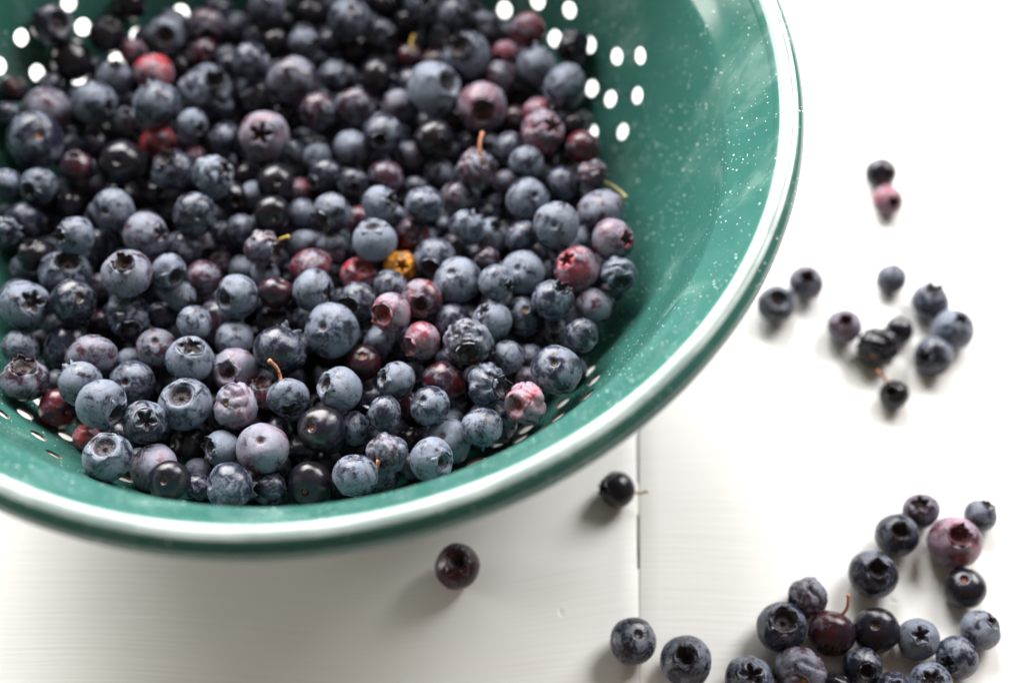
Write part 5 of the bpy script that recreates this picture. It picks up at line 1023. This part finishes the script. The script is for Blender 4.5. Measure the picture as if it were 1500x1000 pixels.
# the berries underneath, seen only as dark glimpses between the ones above: one mass
FILL = [
(0.000877595,0.0173221,0.0203692,0.00656869),(-0.0353523,-0.0576499,0.03399,0.00625288),(0.00684999,0.0533243,0.0258722,0.00589938),(0.000721253,0.0317796,0.0171916,0.00588182),(-0.00410771,-0.0359555,0.0203901,0.00687432),(-0.0405357,0.0220344,0.0171264,0.00623865),(0.046074,-0.00310107,0.0164146,0.00621907),(-0.0427841,-0.0244878,0.0159652,0.00680218),(0.0407578,0.0442747,0.0371755,0.0072946),(0.0130533,0.0029247,0.0181753,0.00732736),(-0.00690183,-0.0560483,0.0332184,0.00747891),(0.054728,0.00389473,0.0232565,0.00693283),(0.0444517,-0.0359674,0.031445,0.00691203),(-0.00728497,0.0456917,0.0318286,0.00648377),(0.00356557,-0.0133577,0.0255973,0.006011),(0.00798189,-0.0693597,0.0362133,0.0058283),(0.00884367,-0.0364251,0.0267402,0.00603275),(-0.0531132,-0.00898272,0.0217422,0.00701903),(0.0236632,-0.0711949,0.0296257,0.00661477),(-0.0236407,-0.0221353,0.0276353,0.00702252),(-0.00746961,-0.0503903,0.0225313,0.00594493),(0.0294348,0.0139759,0.0203163,0.00584364),(-0.0183009,0.0130248,0.0232919,0.00611226),(0.0408075,0.0290452,0.0285298,0.00731959),(-0.040479,0.00725812,0.019037,0.00662239),(-0.0771673,0.0427186,0.0376184,0.0066823),(0.019835,-0.0197901,0.0162687,0.00592114),(0.037277,0.0467808,0.0244483,0.00701416),(-0.0410923,0.0476184,0.0280848,0.00643889),(-0.0252396,-0.028315,0.0157268,0.00704785),(0.0223596,0.0392899,0.028523,0.00650241),(0.0238947,-0.00459511,0.0248491,0.00630436),(0.0333264,0.0271063,0.0136005,0.00614952),(-0.00805505,0.0407462,0.0201394,0.00706776),(-0.0521389,-0.00519958,0.0352138,0.00746342),(-0.0379017,-0.00836649,0.0237264,0.00708964),(-0.0102704,0.0255885,0.025702,0.00629969),(-0.0384736,0.0296395,0.0254771,0.00589635),(-0.0173609,0.0542793,0.0227329,0.00588648),(-0.0717082,-0.0128865,0.0313751,0.00585708),(0.063835,-0.0303989,0.0289273,0.00608582),(0.0177708,-0.0374192,0.015893,0.00621322),(-0.0246196,0.0350709,0.0214773,0.00671424),(0.013298,0.0443588,0.0192102,0.00657511),(-0.00485431,0.0624982,0.0200101,0.00735006),(-0.0212365,-0.0375374,0.0235235,0.00657772),(0.0314174,0.0644235,0.0262994,0.0059942),(-0.0601071,0.00675111,0.0220128,0.00622129),(-0.0384928,-0.0453741,0.028046,0.00625467),(-0.0318286,0.0660177,0.0297475,0.0073989),(0.0097006,0.0768931,0.0289243,0.0067537),(-0.0321954,-0.0571938,0.0206708,0.00580613),(0.0272842,-0.0578402,0.0306878,0.00655655),(0.0549416,-0.021094,0.0342854,0.00697616),(0.0595433,0.0254083,0.03173,0.0062582),(0.0133978,-0.0532549,0.0168939,0.00664244),(0.043963,0.0156093,0.0302126,0.00654787),(0.0391219,0.00263589,0.0301887,0.00717134),(0.0495208,0.035595,0.0217975,0.0063145),(-0.0718385,0.00106832,0.0258658,0.00706143),(-0.0316819,0.013268,0.0316978,0.00632386),(0.0607631,-0.0038975,0.030232,0.00638598),(-0.017778,0.0749462,0.0286968,0.00704056),(0.034141,-0.0158735,0.0270442,0.00699469),(0.0216605,0.0355128,0.0142832,0.00703186),(0.0325409,0.0812515,0.0352197,0.00587683),(-0.0534129,0.0336934,0.0343879,0.00728798),(-0.0620787,0.0260098,0.0280949,0.00631642),(0.0476249,0.0615656,0.0304808,0.00656262),(0.00153799,-0.0274045,0.0275157,0.00629066),(-0.0461619,0.0569417,0.0240397,0.00582107),(-0.00837452,-0.0235865,0.0140728,0.0072099),(0.0627631,0.0141647,0.0191318,0.00609154),(0.0607577,0.052197,0.0283749,0.00582352),(-0.0573409,-0.0425043,0.0235888,0.00664771),(0.0352729,-0.0298023,0.0281861,0.00579936),(0.0106688,-0.0280676,0.0175425,0.00672726),(-0.0483743,-0.0610165,0.0322293,0.00637429),(-0.0247931,-0.0445229,0.015079,0.00615084),(-0.0442187,-0.0352544,0.0253118,0.00690989),(0.00137127,0.00348297,0.0281405,0.00741786),(-0.023204,-0.0107767,0.0184148,0.00656465),(0.0731606,-0.0216738,0.027211,0.00621735),(-0.0642086,-0.0325716,0.0249008,0.00655188),(0.0230859,-0.0246563,0.0314091,0.00669654),(-0.0153109,-0.0642895,0.0232017,0.00694238),(-0.0617671,0.0442798,0.0312926,0.0066689),(0.0278084,-0.0408355,0.0273086,0.00739834),(-0.0231502,-0.0038331,0.0308312,0.00619212),(-0.00712298,-0.0739588,0.0279583,0.00632503),(0.0160631,0.00527443,0.0318508,0.00681047),(-0.0123041,-0.0252638,0.0268873,0.00591335),(0.0414664,-0.0218381,0.0165422,0.00679148),(-0.0294492,0.0164115,0.0196187,0.00700073),(-0.00842349,0.0661655,0.0321287,0.00622801),(-0.00805893,0.00621197,0.0125827,0.00732023),(0.00769558,0.0381861,0.0328264,0.00721631),(0.0244521,0.0486165,0.0176339,0.00603546),(0.0170409,0.0178177,0.0167506,0.00587323),(-0.0292272,-0.0682833,0.0290658,0.00632916),(0.0721787,0.0383429,0.031193,0.006497),(0.0403574,-0.0359925,0.0183061,0.00580199),(0.0326934,0.000923434,0.0182814,0.00725115),(-0.0457406,0.0654244,0.0313114,0.00647234),(-0.0487559,0.040878,0.0212083,0.00632001),(0.0523445,-0.0585289,0.0277236,0.00624104),(0.0569054,-0.0121976,0.0227468,0.00655512),(-0.0527156,-0.0504366,0.0305963,0.00587231),(-0.0170429,0.0221947,0.0152725,0.00612271),(0.0162503,0.059937,0.0336153,0.00621951),(0.0113318,0.0131735,0.0248012,0.00586968),(5.46119e-05,0.0869777,0.0359956,0.00643073),(0.0442975,-0.0483413,0.0285445,0.00603863),(-0.0185539,-0.0515765,0.0277095,0.00651206),(0.00579525,-0.0107456,0.0145896,0.00675713),(0.0152006,-0.0572457,0.0321969,0.00669622),(-0.0313982,0.052459,0.020266,0.00712658),(-0.0198822,0.0846626,0.0410678,0.00662116),(0.0593584,0.041959,0.0238547,0.005971),(-0.0482559,0.0142437,0.0319926,0.00625961),(0.00440869,-0.0625146,0.0267778,0.00717809),(0.0450938,-0.0104988,0.0251909,0.00630884),(0.077084,-0.00963962,0.0318432,0.00581736),(0.0804799,0.00453026,0.0362832,0.00580812),(0.0149683,0.0246547,0.0262515,0.00629283),(-0.0550725,-0.0312424,0.0184387,0.00591991),(-0.0137626,-0.0146299,0.0318869,0.00614015),(-0.0304868,0.0494808,0.0333838,0.00686868),(0.0183406,0.0671073,0.0228674,0.00634549),(-0.0531771,0.0279742,0.0170167,0.00588098),(0.0715893,0.00475361,0.0254764,0.0064531),(-0.0828861,-0.032382,0.0398564,0.00628994),(0.0533611,0.0245296,0.017168,0.00617168),(-0.0572292,0.0574118,0.0306153,0.00697104),(0.00588591,-0.0805234,0.0294766,0.00614274),(-0.0264419,0.00421848,0.0191962,0.00678016),(0.0561819,-0.0381447,0.02189,0.00719121),(-0.00562722,0.079886,0.0291517,0.00588211),(-0.0526326,0.0150396,0.0175201,0.00655065),(0.0424216,0.017228,0.0175569,0.00628655),(-0.0377387,-0.0707199,0.0376453,0.00582539),(-0.0766019,-0.0229039,0.0286144,0.00586571),(0.0508884,0.0494809,0.0329973,0.00607813),(0.0311156,-0.0501917,0.0187462,0.00584622),(0.0183678,-0.00906478,0.0128575,0.00602051),(0.0164305,-0.013896,0.0370613,0.00664987),(0.0284998,-0.0309414,0.0180103,0.0072714),(-0.00625434,-0.00765506,0.0125198,0.00715718),(-0.0681233,-0.0198293,0.0223659,0.00587965),(0.0277658,0.00931552,0.0316454,0.00601792),(0.0551065,-0.0446532,0.0338951,0.00632513),(0.0126793,-0.0706128,0.0235388,0.00601321),(0.0836253,-0.0202449,0.03564,0.00699814),(0.0282294,0.0253039,0.0278525,0.0063901),(0.00344633,-0.04476,0.0152802,0.00668638),(-0.0341127,-0.00190006,0.0120493,0.00638923),(0.0289673,-0.0125899,0.0132763,0.00602826),(-0.00488097,-0.0602213,0.0196206,0.0058003),(-0.0332946,-0.0316078,0.0265323,0.00594892),(-0.0587519,-0.0184614,0.0288001,0.00612708),(0.0213915,0.0276579,0.0377495,0.00624086),(-0.0179649,0.0654212,0.0207752,0.00618656),(-0.0173929,-0.080809,0.0309029,0.00613147),(-0.0325321,-0.0192898,0.0176556,0.00598865),(0.00309498,0.0150696,0.032143,0.00593162),(-0.0316522,0.0309092,0.0346045,0.00615106),(0.0630064,0.00930558,0.0325807,0.00583154),(0.00199773,0.049085,0.0150546,0.00684155),(-0.0150324,0.0523286,0.0394573,0.00595249),(-0.0468597,-0.0023225,0.0140619,0.0060548),(0.0535624,-0.0226766,0.0202641,0.00592529),(-0.0351437,-0.0368905,0.0166019,0.0059366),(0.0771414,-0.0352488,0.0343581,0.00590728),(-0.040379,0.0343466,0.0152627,0.00674423),(-0.0222793,0.0579351,0.0333546,0.00584838),(0.0697791,-0.00450519,0.0384436,0.00616142),(0.0441934,-0.0255196,0.03735,0.00588596),(-0.0164179,0.0455324,0.013026,0.00580048),(0.0742537,0.0479018,0.0374656,0.00637785),(-0.045831,-0.048137,0.0197277,0.00595935),(0.0250166,0.0533519,0.0282671,0.00641939),(-0.0290566,0.0279741,0.0131847,0.00630189),(0.0700459,0.0246352,0.0254051,0.00654672),(0.0625435,0.0620384,0.0362797,0.0059651),(-0.0741125,-0.0352049,0.0312344,0.00604803),(0.043107,0.081382,0.0405369,0.00578367),(-0.0117541,-0.0440254,0.0135379,0.00604782),(0.0500029,0.0481643,0.0218809,0.00635004),(-0.0073859,0.0126046,0.0281949,0.006488),(0.0317841,0.0354108,0.0342717,0.00588374),(0.032485,0.0365677,0.020674,0.00346475),(0.00690526,-0.0221297,0.0331913,0.00361244),(0.0727038,-0.0431319,0.0299344,0.0040696),(0.0388078,0.0574833,0.024352,0.00367831),(0.0687765,-0.0374293,0.0260815,0.00390375),(0.0160054,-0.0406054,0.0344129,0.00435573),(-0.0457535,-0.0147612,0.0123813,0.00504456),(-0.052717,0.0445601,0.035109,0.00401976),(0.00911725,-0.0775353,0.0391396,0.003692),(-0.0446644,0.0795083,0.0372002,0.00363054),(-0.0326491,-0.0215381,0.0321838,0.00419317),(-0.00290871,-0.0670698,0.0348871,0.00384306),(-0.0161705,-0.043158,0.0333524,0.00493641),(-0.00466839,-0.084508,0.0386101,0.00380001),(-0.0490582,0.00190029,0.0236223,0.00526604),(-0.0596039,0.0416076,0.0210783,0.00368657),(-0.0642573,-0.00765545,0.0268306,0.00469726),(0.0242122,-0.0655463,0.0190666,0.00379158),(0.0724538,-0.00726616,0.0231962,0.00489501),(-0.0706444,0.0140206,0.0409613,0.00344526),(-0.006962,0.025097,0.0158427,0.00420253),(-0.0765575,-0.0440807,0.0361497,0.00341619),(0.0347977,0.00904026,0.0121903,0.00403066),(-0.0110251,-0.088223,0.0368125,0.00437465),(0.0400967,0.0399184,0.0161497,0.00444528),(-0.0289475,0.00169689,0.0350679,0.00355095),(-0.0324945,-0.0479537,0.0195609,0.00342901),(-0.022904,0.0432698,0.0283428,0.00453364),(0.0294721,0.00751678,0.0403585,0.00404757),(7.00985e-05,0.0422911,0.0258395,0.00384891),(0.0862218,-0.0083378,0.0378577,0.00341235),(0.0497801,-0.0150681,0.0121356,0.0041642),(-0.0314168,0.0115433,0.0409387,0.00388109),(-0.00110264,-0.0073156,0.0334036,0.00361498),(0.0113355,0.0281046,0.0375197,0.00477108),(-0.0170287,0.0493359,0.0300523,0.00382813),(-0.0283316,0.0834274,0.0349218,0.003754),(-0.0757437,-0.00466215,0.0328842,0.00370326),(0.0311372,-0.0408451,0.0131379,0.00354731),(0.040037,-0.044439,0.0210182,0.00353238),(0.00693591,0.0626758,0.027648,0.00451159),(0.075151,-0.0544345,0.0384384,0.0041955),(0.0515978,0.0377024,0.0351609,0.00412438),(-0.0429014,0.0311862,0.0347533,0.00404189),(-0.0027981,-0.0196834,0.0270395,0.00343551),(0.0172696,0.0160098,0.0374125,0.00524036),(0.0192332,0.0598636,0.0166422,0.00412684),(-0.0690238,-0.0447998,0.0288275,0.00390503),(0.0216536,0.0182007,0.0261047,0.00363823),(-0.0614926,-0.058968,0.0354944,0.00391743),(0.0633618,-0.00466248,0.0205261,0.00399655),(0.0262618,0.0869188,0.041193,0.00378835),(-0.0417926,-0.00939824,0.0354823,0.00368862),(0.0645957,0.0267586,0.0183221,0.0034047),(0.0103554,0.0229213,0.0125808,0.00418778),(0.00921598,0.0688009,0.0217657,0.00402035),(0.036154,-0.0726435,0.0317687,0.00517612),(0.0516475,-0.0362462,0.0401964,0.0036239),(0.00252919,-0.021084,0.0166177,0.00437364),(-0.0098695,0.0323741,0.0125895,0.00424367),(0.0137673,-0.00476345,0.0319597,0.00372519),(0.0391111,-0.0043598,0.0371065,0.00355726),(-0.0565763,0.0352816,0.0225499,0.00340553),(-0.0326154,-0.0463857,0.0362864,0.00474448),(0.0148296,-0.00726364,0.0256567,0.00342517),(-0.00825422,-0.0403803,0.0278321,0.00357534),(0.0672516,0.0147202,0.0384367,0.00340527),(0.0106547,0.0476239,0.0357159,0.0039179),(-0.0255998,-0.0602053,0.0274414,0.00345254),(-0.0318021,0.0779743,0.0317322,0.00346686),(0.0489961,0.0084402,0.0155364,0.00390806),(0.0222812,-0.000127418,0.0370099,0.0034866),(-0.0204561,0.0142318,0.0122848,0.00400626),(0.00167076,0.0752524,0.0380428,0.00414657),(0.0534455,0.0188725,0.0264535,0.00476709),(0.000360737,0.0443771,0.0375867,0.00420186),(-0.0158858,-0.0110624,0.012445,0.00376708),(0.0602604,0.0353315,0.0330002,0.00386472),(-0.0892825,0.0243867,0.0390285,0.003623),(0.0635795,-0.0219225,0.0247032,0.00351644),(-0.0278426,0.0616243,0.0219772,0.00343901),(0.0683852,0.0264288,0.0377178,0.00454734),(-0.0196274,0.0327995,0.0120226,0.00481471),(0.049896,0.0134126,0.0372751,0.00366753),(0.0155422,0.0565411,0.0220234,0.00398715),(-0.0152665,-0.00316139,0.0159012,0.00430754),(0.0321011,0.0246606,0.0375573,0.00380827),(0.0486083,-0.0567351,0.0383906,0.00392648),(0.024249,0.0222403,0.0122193,0.00421583),(-0.0752754,0.0350489,0.0273681,0.00349455),(-0.06239,0.0230364,0.0387093,0.00350024),(-0.0919306,0.0076393,0.0409375,0.00503755),(-0.0590462,0.0155289,0.0289851,0.00383525),(-0.0550628,-0.0290811,0.0372834,0.00361173),(0.00676516,-0.00496487,0.0244246,0.00378157),(0.0139084,0.0846916,0.0333035,0.00364512),(-0.0637441,-0.0030698,0.0179326,0.00372193),(0.00656758,-0.0574294,0.0364376,0.00393614),(-0.0683616,0.0353733,0.0235456,0.00384679),(0.0104015,0.0366937,0.0130333,0.00371321),(0.0667324,-0.0151492,0.0203307,0.00412174),(0.032115,-0.0198433,0.0173784,0.00369988),(0.0239508,-0.0488368,0.0138604,0.00378191),(-0.0732673,0.0262679,0.0301653,0.00357557),(0.042058,0.0570089,0.0383447,0.00381705),(-0.0638772,0.0176999,0.0183757,0.00346812),(-0.0400394,-0.0690437,0.0270899,0.00403682),(0.0337389,0.051802,0.0334289,0.00422426),(0.0575421,-0.0513441,0.0247059,0.00348546),(0.0153906,-0.0436073,0.0243842,0.00475688),(0.0126027,0.0925579,0.0410588,0.00399323),(0.0133006,-0.0181772,0.0279378,0.00353592),(0.00543423,0.0151085,0.0121716,0.00346913),(0.000950786,0.071285,0.0227296,0.00437319),(-0.0394062,0.0751858,0.0319939,0.00507992),(0.000504798,0.0592151,0.034926,0.0042504),(-0.0714596,-0.0147994,0.0403648,0.00359807),(0.0125053,-0.0149271,0.0212062,0.00370592),(-0.00758349,0.0523351,0.0225202,0.00368016),(0.00245681,0.0698741,0.03022,0.00403027),(0.0670381,-0.0344119,0.0379933,0.00390863),(0.0591186,0.0301249,0.0228694,0.00412813),(-0.0492211,-0.0369799,0.0156969,0.00364275),(-0.0286353,0.0253474,0.025031,0.00427514),(0.0344103,0.017042,0.0327286,0.00349515),(0.0309189,-0.0849067,0.0393701,0.00366025),(-0.0202583,-0.0292506,0.0346561,0.00387318),(0.0389548,-0.0111099,0.0121456,0.00484285),(-0.0469325,0.0265585,0.0304241,0.00394252),(-0.0424452,0.049396,0.018889,0.00398431),(-0.0155549,-0.0753761,0.0234361,0.00354292),(0.0632905,-0.0262552,0.0182312,0.00385617),(0.053122,0.00829322,0.0317533,0.00356291),(0.0426178,-0.0248007,0.0271563,0.00408093),(-0.0092417,0.0682081,0.0412849,0.00419789),(-0.0488483,-0.0156165,0.0358406,0.0035898),(-0.0545913,-0.0360369,0.031547,0.00404229),(0.0357929,-0.053791,0.0248413,0.00343314),(0.0642168,-0.0123795,0.035092,0.00437488),(0.0265227,-0.0109506,0.032844,0.00374619),(-0.0539199,0.00397788,0.0151478,0.00417647),(0.0418611,-0.0514671,0.018456,0.00370637),(0.0225651,-0.0525794,0.0219443,0.00418961),(-0.0527802,-0.0697018,0.0333375,0.00370839),(0.0460615,-0.0439142,0.0176891,0.00408985),(0.050652,0.0717754,0.0331249,0.00344942),(-0.035139,0.0879041,0.0410063,0.00340241),(-0.0501126,-0.0244267,0.0404189,0.00356264),(-0.070061,0.00822302,0.019364,0.0035449),(0.0335847,-0.00661542,0.0334061,0.00374437),(-0.0480486,0.0547226,0.0322583,0.00380817),(0.0128679,0.0326577,0.0208969,0.00368003),(0.0217971,-0.0486821,0.028816,0.00353327),(0.0575353,0.0725106,0.0377645,0.00383753),(-0.00874031,0.0719595,0.0234726,0.00371171),(-0.0923951,-0.00125018,0.0378566,0.0039372),(0.0447595,0.00717954,0.0371564,0.0039489),(0.053064,-0.0294899,0.0290038,0.00397806),(0.00826464,-0.0650457,0.0169394,0.00341998),(0.0570192,-0.00395313,0.0159319,0.00357879),(-0.0685374,-0.00546606,0.0364572,0.00347249),(-0.0714877,-0.011488,0.0225619,0.00380532),(0.0123487,0.0765319,0.0380368,0.00376571),(-0.0633603,-0.0131206,0.0171056,0.00397843),(0.0285931,-0.0601751,0.0190098,0.00344101),(0.00831319,-0.0526348,0.0250345,0.00384671),(-0.014127,-0.0348385,0.0153805,0.00451236),(-0.00278357,0.0323589,0.0268239,0.00354939),(0.0151499,-0.0329835,0.0336391,0.00369451),(0.0112474,-0.0185715,0.0140851,0.00363762),(-0.00715968,-0.0122131,0.0229151,0.00381281),(0.0660794,-0.0488074,0.0294594,0.00455087),(0.0800654,0.0304104,0.0322934,0.00351053),(-0.00944601,0.054061,0.0152242,0.00402591),(-0.0363988,0.0383006,0.0290117,0.00366791),(0.0518108,0.020388,0.0371261,0.00395526),(-0.0139419,0.0148254,0.0370978,0.00381229),(0.0513942,0.0306658,0.031789,0.00410059),(-0.0432258,-0.0614665,0.0232428,0.00425648),(-0.0553588,-0.0200915,0.0161471,0.00351404),(-0.00605883,-0.027963,0.0351203,0.00351945),(-0.0160888,-0.00340723,0.0376754,0.00397695),(-0.013727,-0.035379,0.0296018,0.00392935),(0.0796097,0.0345717,0.0382097,0.00421611),(-0.000352982,-0.0474149,0.0391039,0.00396187),(0.0306478,-0.0816166,0.0323094,0.00396368),(0.0425644,-0.0779626,0.0340061,0.00372605),(0.040537,-0.0526611,0.0393844,0.00407737),(0.012264,-0.0868169,0.0333292,0.00397561),(0.00290668,0.00824369,0.0162295,0.00354299),(-0.0161022,-0.0523691,0.0137524,0.00424557),(-0.0308106,0.0412492,0.0120495,0.00398674),(0.022284,0.00790235,0.021946,0.00468909),(0.0285421,-0.0342747,0.0379066,0.00453808),(0.0444041,0.0260112,0.0149479,0.00390882),(0.0599434,-0.0617653,0.0318492,0.00385177),(0.00910303,-0.0309014,0.0377197,0.00375482),(0.00123934,0.000246129,0.0164428,0.00340343),(0.038023,-0.0585633,0.020075,0.00347936),(0.0288572,-0.00209636,0.0392569,0.00391261),(-0.0230396,0.0182277,0.0322267,0.00400453),(-0.023818,-0.0533493,0.03868,0.00358882),(0.00920679,0.0128985,0.0389153,0.00370003),(0.0248739,0.00579057,0.0142548,0.00354739),(0.0357807,-0.0469242,0.025325,0.00347759),(-0.0234418,-0.0688573,0.021408,0.00355228),(-0.0298301,-0.0512275,0.0264383,0.00340585),(0.01521,-0.0625266,0.0194039,0.00418026),(0.0466532,-0.0673739,0.0268124,0.00374333),(-0.0286798,-0.0132707,0.0268169,0.00362335),(-0.0421621,-0.0833927,0.0387554,0.0038973),(0.0151108,0.052576,0.0130086,0.00380046),(0.0410976,0.00475587,0.0122787,0.00384613),(0.030806,-0.0572019,0.0400221,0.00368525),(-0.00779768,0.0552428,0.0342296,0.00381717),(0.0325284,-0.0675936,0.0228799,0.00411352),(-0.0565355,0.0177042,0.038653,0.00411573),(0.0142589,0.04809,0.0288093,0.00398752),(0.0784818,-0.0444869,0.0392023,0.00359919),(0.0191993,0.0474295,0.0348625,0.00422634),(-0.00717425,0.0176154,0.0121823,0.00341228),(-0.0284924,-0.0606527,0.0396219,0.00364042),(-0.0180555,-0.0888383,0.0352251,0.00346294),(0.0860059,-0.00207859,0.0368518,0.00352554),(-0.0809884,0.0346583,0.0329974,0.00360519),(0.00600475,0.0243762,0.0300325,0.00343385),(0.0286408,0.0574735,0.0177325,0.00426108),(-0.00200173,0.0516913,0.0363825,0.00358183),(-0.010571,-0.0489953,0.0400634,0.00350679),(0.0128826,-0.0452697,0.0397104,0.00349745),(0.0550872,0.0574441,0.0365908,0.0034736),(-0.023596,0.00867383,0.0322037,0.00351959),(-0.02233,-0.0587811,0.0189962,0.00367137),(-0.0131304,0.0560038,0.0299724,0.00340717),(-0.0193932,-0.07208,0.027915,0.00359611),(0.0205324,0.0908942,0.0394996,0.00381341),(0.00456958,-0.055253,0.0183719,0.00347046),(-0.0557415,-0.0271823,0.0280591,0.00409542),(0.023355,-0.0764932,0.0397456,0.00366394),(0.0455133,-0.0481105,0.0370833,0.00351715),(0.0804636,-0.000423186,0.0277583,0.00493716),(-0.0343482,0.00440878,0.0266568,0.0039614),(0.0175237,-0.0334585,0.0258284,0.00404443),(-0.0137071,-0.014813,0.0195878,0.00384525),(-0.0691464,0.0397262,0.0409602,0.00350008),(-0.0112677,0.0912458,0.0367329,0.00346545),(-0.0158498,-0.0318833,0.0389226,0.00349757),(0.00781403,0.00458411,0.0379722,0.0036595),(0.00842244,-0.0081423,0.0343943,0.0037405),(0.0478817,-0.0136031,0.0340096,0.00444428),(0.0356475,-0.0372077,0.0366669,0.00384691),(0.040499,0.00850783,0.0212033,0.00418617),(-0.0336314,0.0609441,0.0391418,0.0041288),(-0.00315129,-0.0449917,0.0306921,0.00419601),(0.0476733,0.0609892,0.0396919,0.0036187),(-0.0801835,-0.0102226,0.0339559,0.00392315),(0.0151429,-0.0250113,0.0261397,0.00352183),(-0.0447494,0.0423311,0.0351086,0.00366607),(-0.0541456,-0.0185633,0.0403658,0.00360679),(0.021085,-0.0142288,0.0237656,0.00418027),(0.0121949,0.0622161,0.0161549,0.00374646),(0.00907707,0.0856816,0.0412901,0.00411411),(0.0545495,0.065456,0.0370141,0.00372857),(0.0588006,-0.0317533,0.0371515,0.00468223),(0.0655237,-0.0404749,0.0322538,0.00413084),(0.0361813,0.0545699,0.0171723,0.00358474),(-0.00798323,0.0351736,0.0296569,0.00358905),(-0.0906942,-0.00862525,0.0362799,0.00393707),(-0.0405008,0.0529593,0.0359031,0.0035972),(0.0654425,0.00243518,0.0186051,0.00398384),(-0.0660099,0.0549732,0.0357042,0.00357306),(0.000372153,0.0354867,0.0411376,0.00472264),(0.0275978,0.0410722,0.0211197,0.00363454),(-0.0130767,0.00274591,0.0363043,0.00346238),(0.083345,0.0125036,0.0401425,0.00373961),(-0.0526429,0.0508877,0.0215698,0.00392097),(0.0666957,0.052905,0.0368188,0.00340963),(0.080576,0.0267193,0.0379462,0.0034162),(0.0762981,-0.0264531,0.034205,0.00352116),(-0.0585688,-0.0648127,0.0378618,0.00377766),(0.0864055,-0.0296646,0.0393919,0.00366888),(-0.0398711,0.0195815,0.0273171,0.00443988),(-0.0164086,0.0756692,0.0396069,0.0037238),(-0.0304677,0.0214677,0.0354298,0.00353115),(0.0652258,-0.0277568,0.0373585,0.00350709),(-0.0502089,-0.020133,0.022213,0.00345113),(0.0167893,0.0354752,0.0371756,0.00341774),(0.0737168,0.0160455,0.0232694,0.00369165),(-0.0168334,-0.0218991,0.0198883,0.00378695),(-0.0033563,-0.00618791,0.023964,0.00347891),(0.0233973,0.0647617,0.0353125,0.00341329),(-0.026101,-0.0796976,0.028783,0.00359721),(-0.0614533,0.0705849,0.0380634,0.00346091),(-0.0645796,-0.00234968,0.0408266,0.00362186),(0.00539681,0.0627249,0.0195094,0.00364046),(0.0804728,0.00750284,0.027846,0.00358549),(-0.0131626,-0.0434411,0.0239374,0.00384172),(0.0605018,0.00174792,0.038936,0.00427487),(0.0393708,0.0210997,0.0409753,0.00351151),(0.0520703,0.0149315,0.0161225,0.00403037),(-0.0238508,0.0825326,0.0300307,0.00344816),(-0.0056025,-0.0198993,0.0357368,0.00374576),(0.0624108,-0.0690807,0.039604,0.00340845),(-0.0199567,0.00274148,0.0260778,0.00343348),(-0.0681681,-0.0587747,0.03883,0.00351554),(-0.000871455,0.0939362,0.0417746,0.00364514),(0.0538578,0.0570792,0.0252096,0.00370376),(0.033068,0.0444355,0.0152812,0.00363046),(-0.0229185,-0.0191138,0.0147233,0.00350255),(0.0316325,-0.0253962,0.0361743,0.00368725),(0.00598811,0.0535393,0.0385649,0.00376131),(0.00489155,-0.0354015,0.0154585,0.00350426),(-0.0410385,-0.0771191,0.0317779,0.00349517),(-0.017631,0.0369647,0.029962,0.00413802),(-0.00697646,-0.0528865,0.0126808,0.00418643),(-0.0381963,0.0417251,0.0210202,0.00363548),(0.0307359,0.060384,0.0339675,0.00361455),(-0.0478455,-0.0404741,0.0331157,0.00359227),(-0.038419,0.0562011,0.0293191,0.00363916),(0.0489727,-0.0310443,0.0157604,0.00511202),(-0.000494354,-0.0697536,0.0198567,0.00417379),(0.0177012,0.0698381,0.0372291,0.00364356),(-0.0681283,-0.0228679,0.0324476,0.00423859),(0.0409877,0.0669176,0.0241547,0.00348626),(0.0572791,0.00822981,0.0148191,0.00352127),(-0.0699235,0.0482246,0.0332846,0.0035263),(0.0657991,0.0455317,0.0283473,0.00344127),(0.061217,-0.0078933,0.0402312,0.00343957)
]
def deep():
    src = [BODY['smooth'][0][0], BODY['smooth'][3][0], BODY['smooth'][6][0]]
    low = [body_mesh('smooth', 0.42, 900 + i, 12, 18) for i in range(3)]
    verts, faces = [], []
    for (x, y, z, r) in FILL:
        me = rng.choice(low)
        q = Quaternion((rng.gauss(0, 1), rng.gauss(0, 1), rng.gauss(0, 1), rng.gauss(0, 1))).normalized()
        s = len(verts)
        for v in me.vertices:
            p = q @ (v.co * r)
            verts.append((p.x + x, p.y + y, p.z + z))
        faces += [tuple(s + i for i in p.vertices) for p in me.polygons]
    m, nt, p = new_mat('deep_berry_skin')
    g = N(nt)
    tc = g.n('ShaderNodeTexCoord').outputs['Object']
    n = g.noise(tc, 240.0, 5.0, 0.65)
    g.put(p.inputs['Base Color'], g.mix(g.ramp(n, 0.42, 0.66), (0.012, 0.012, 0.022, 1), (0.13, 0.15, 0.20, 1)))
    p.inputs['Roughness'].default_value = 0.45
    o = mesh_obj('deep_blueberries', verts, faces, [m])
    o['kind'] = 'stuff'
    o['label'] = 'dark blueberries buried under the visible layer of the heap'
    for me in low: bpy.data.meshes.remove(me)
deep()
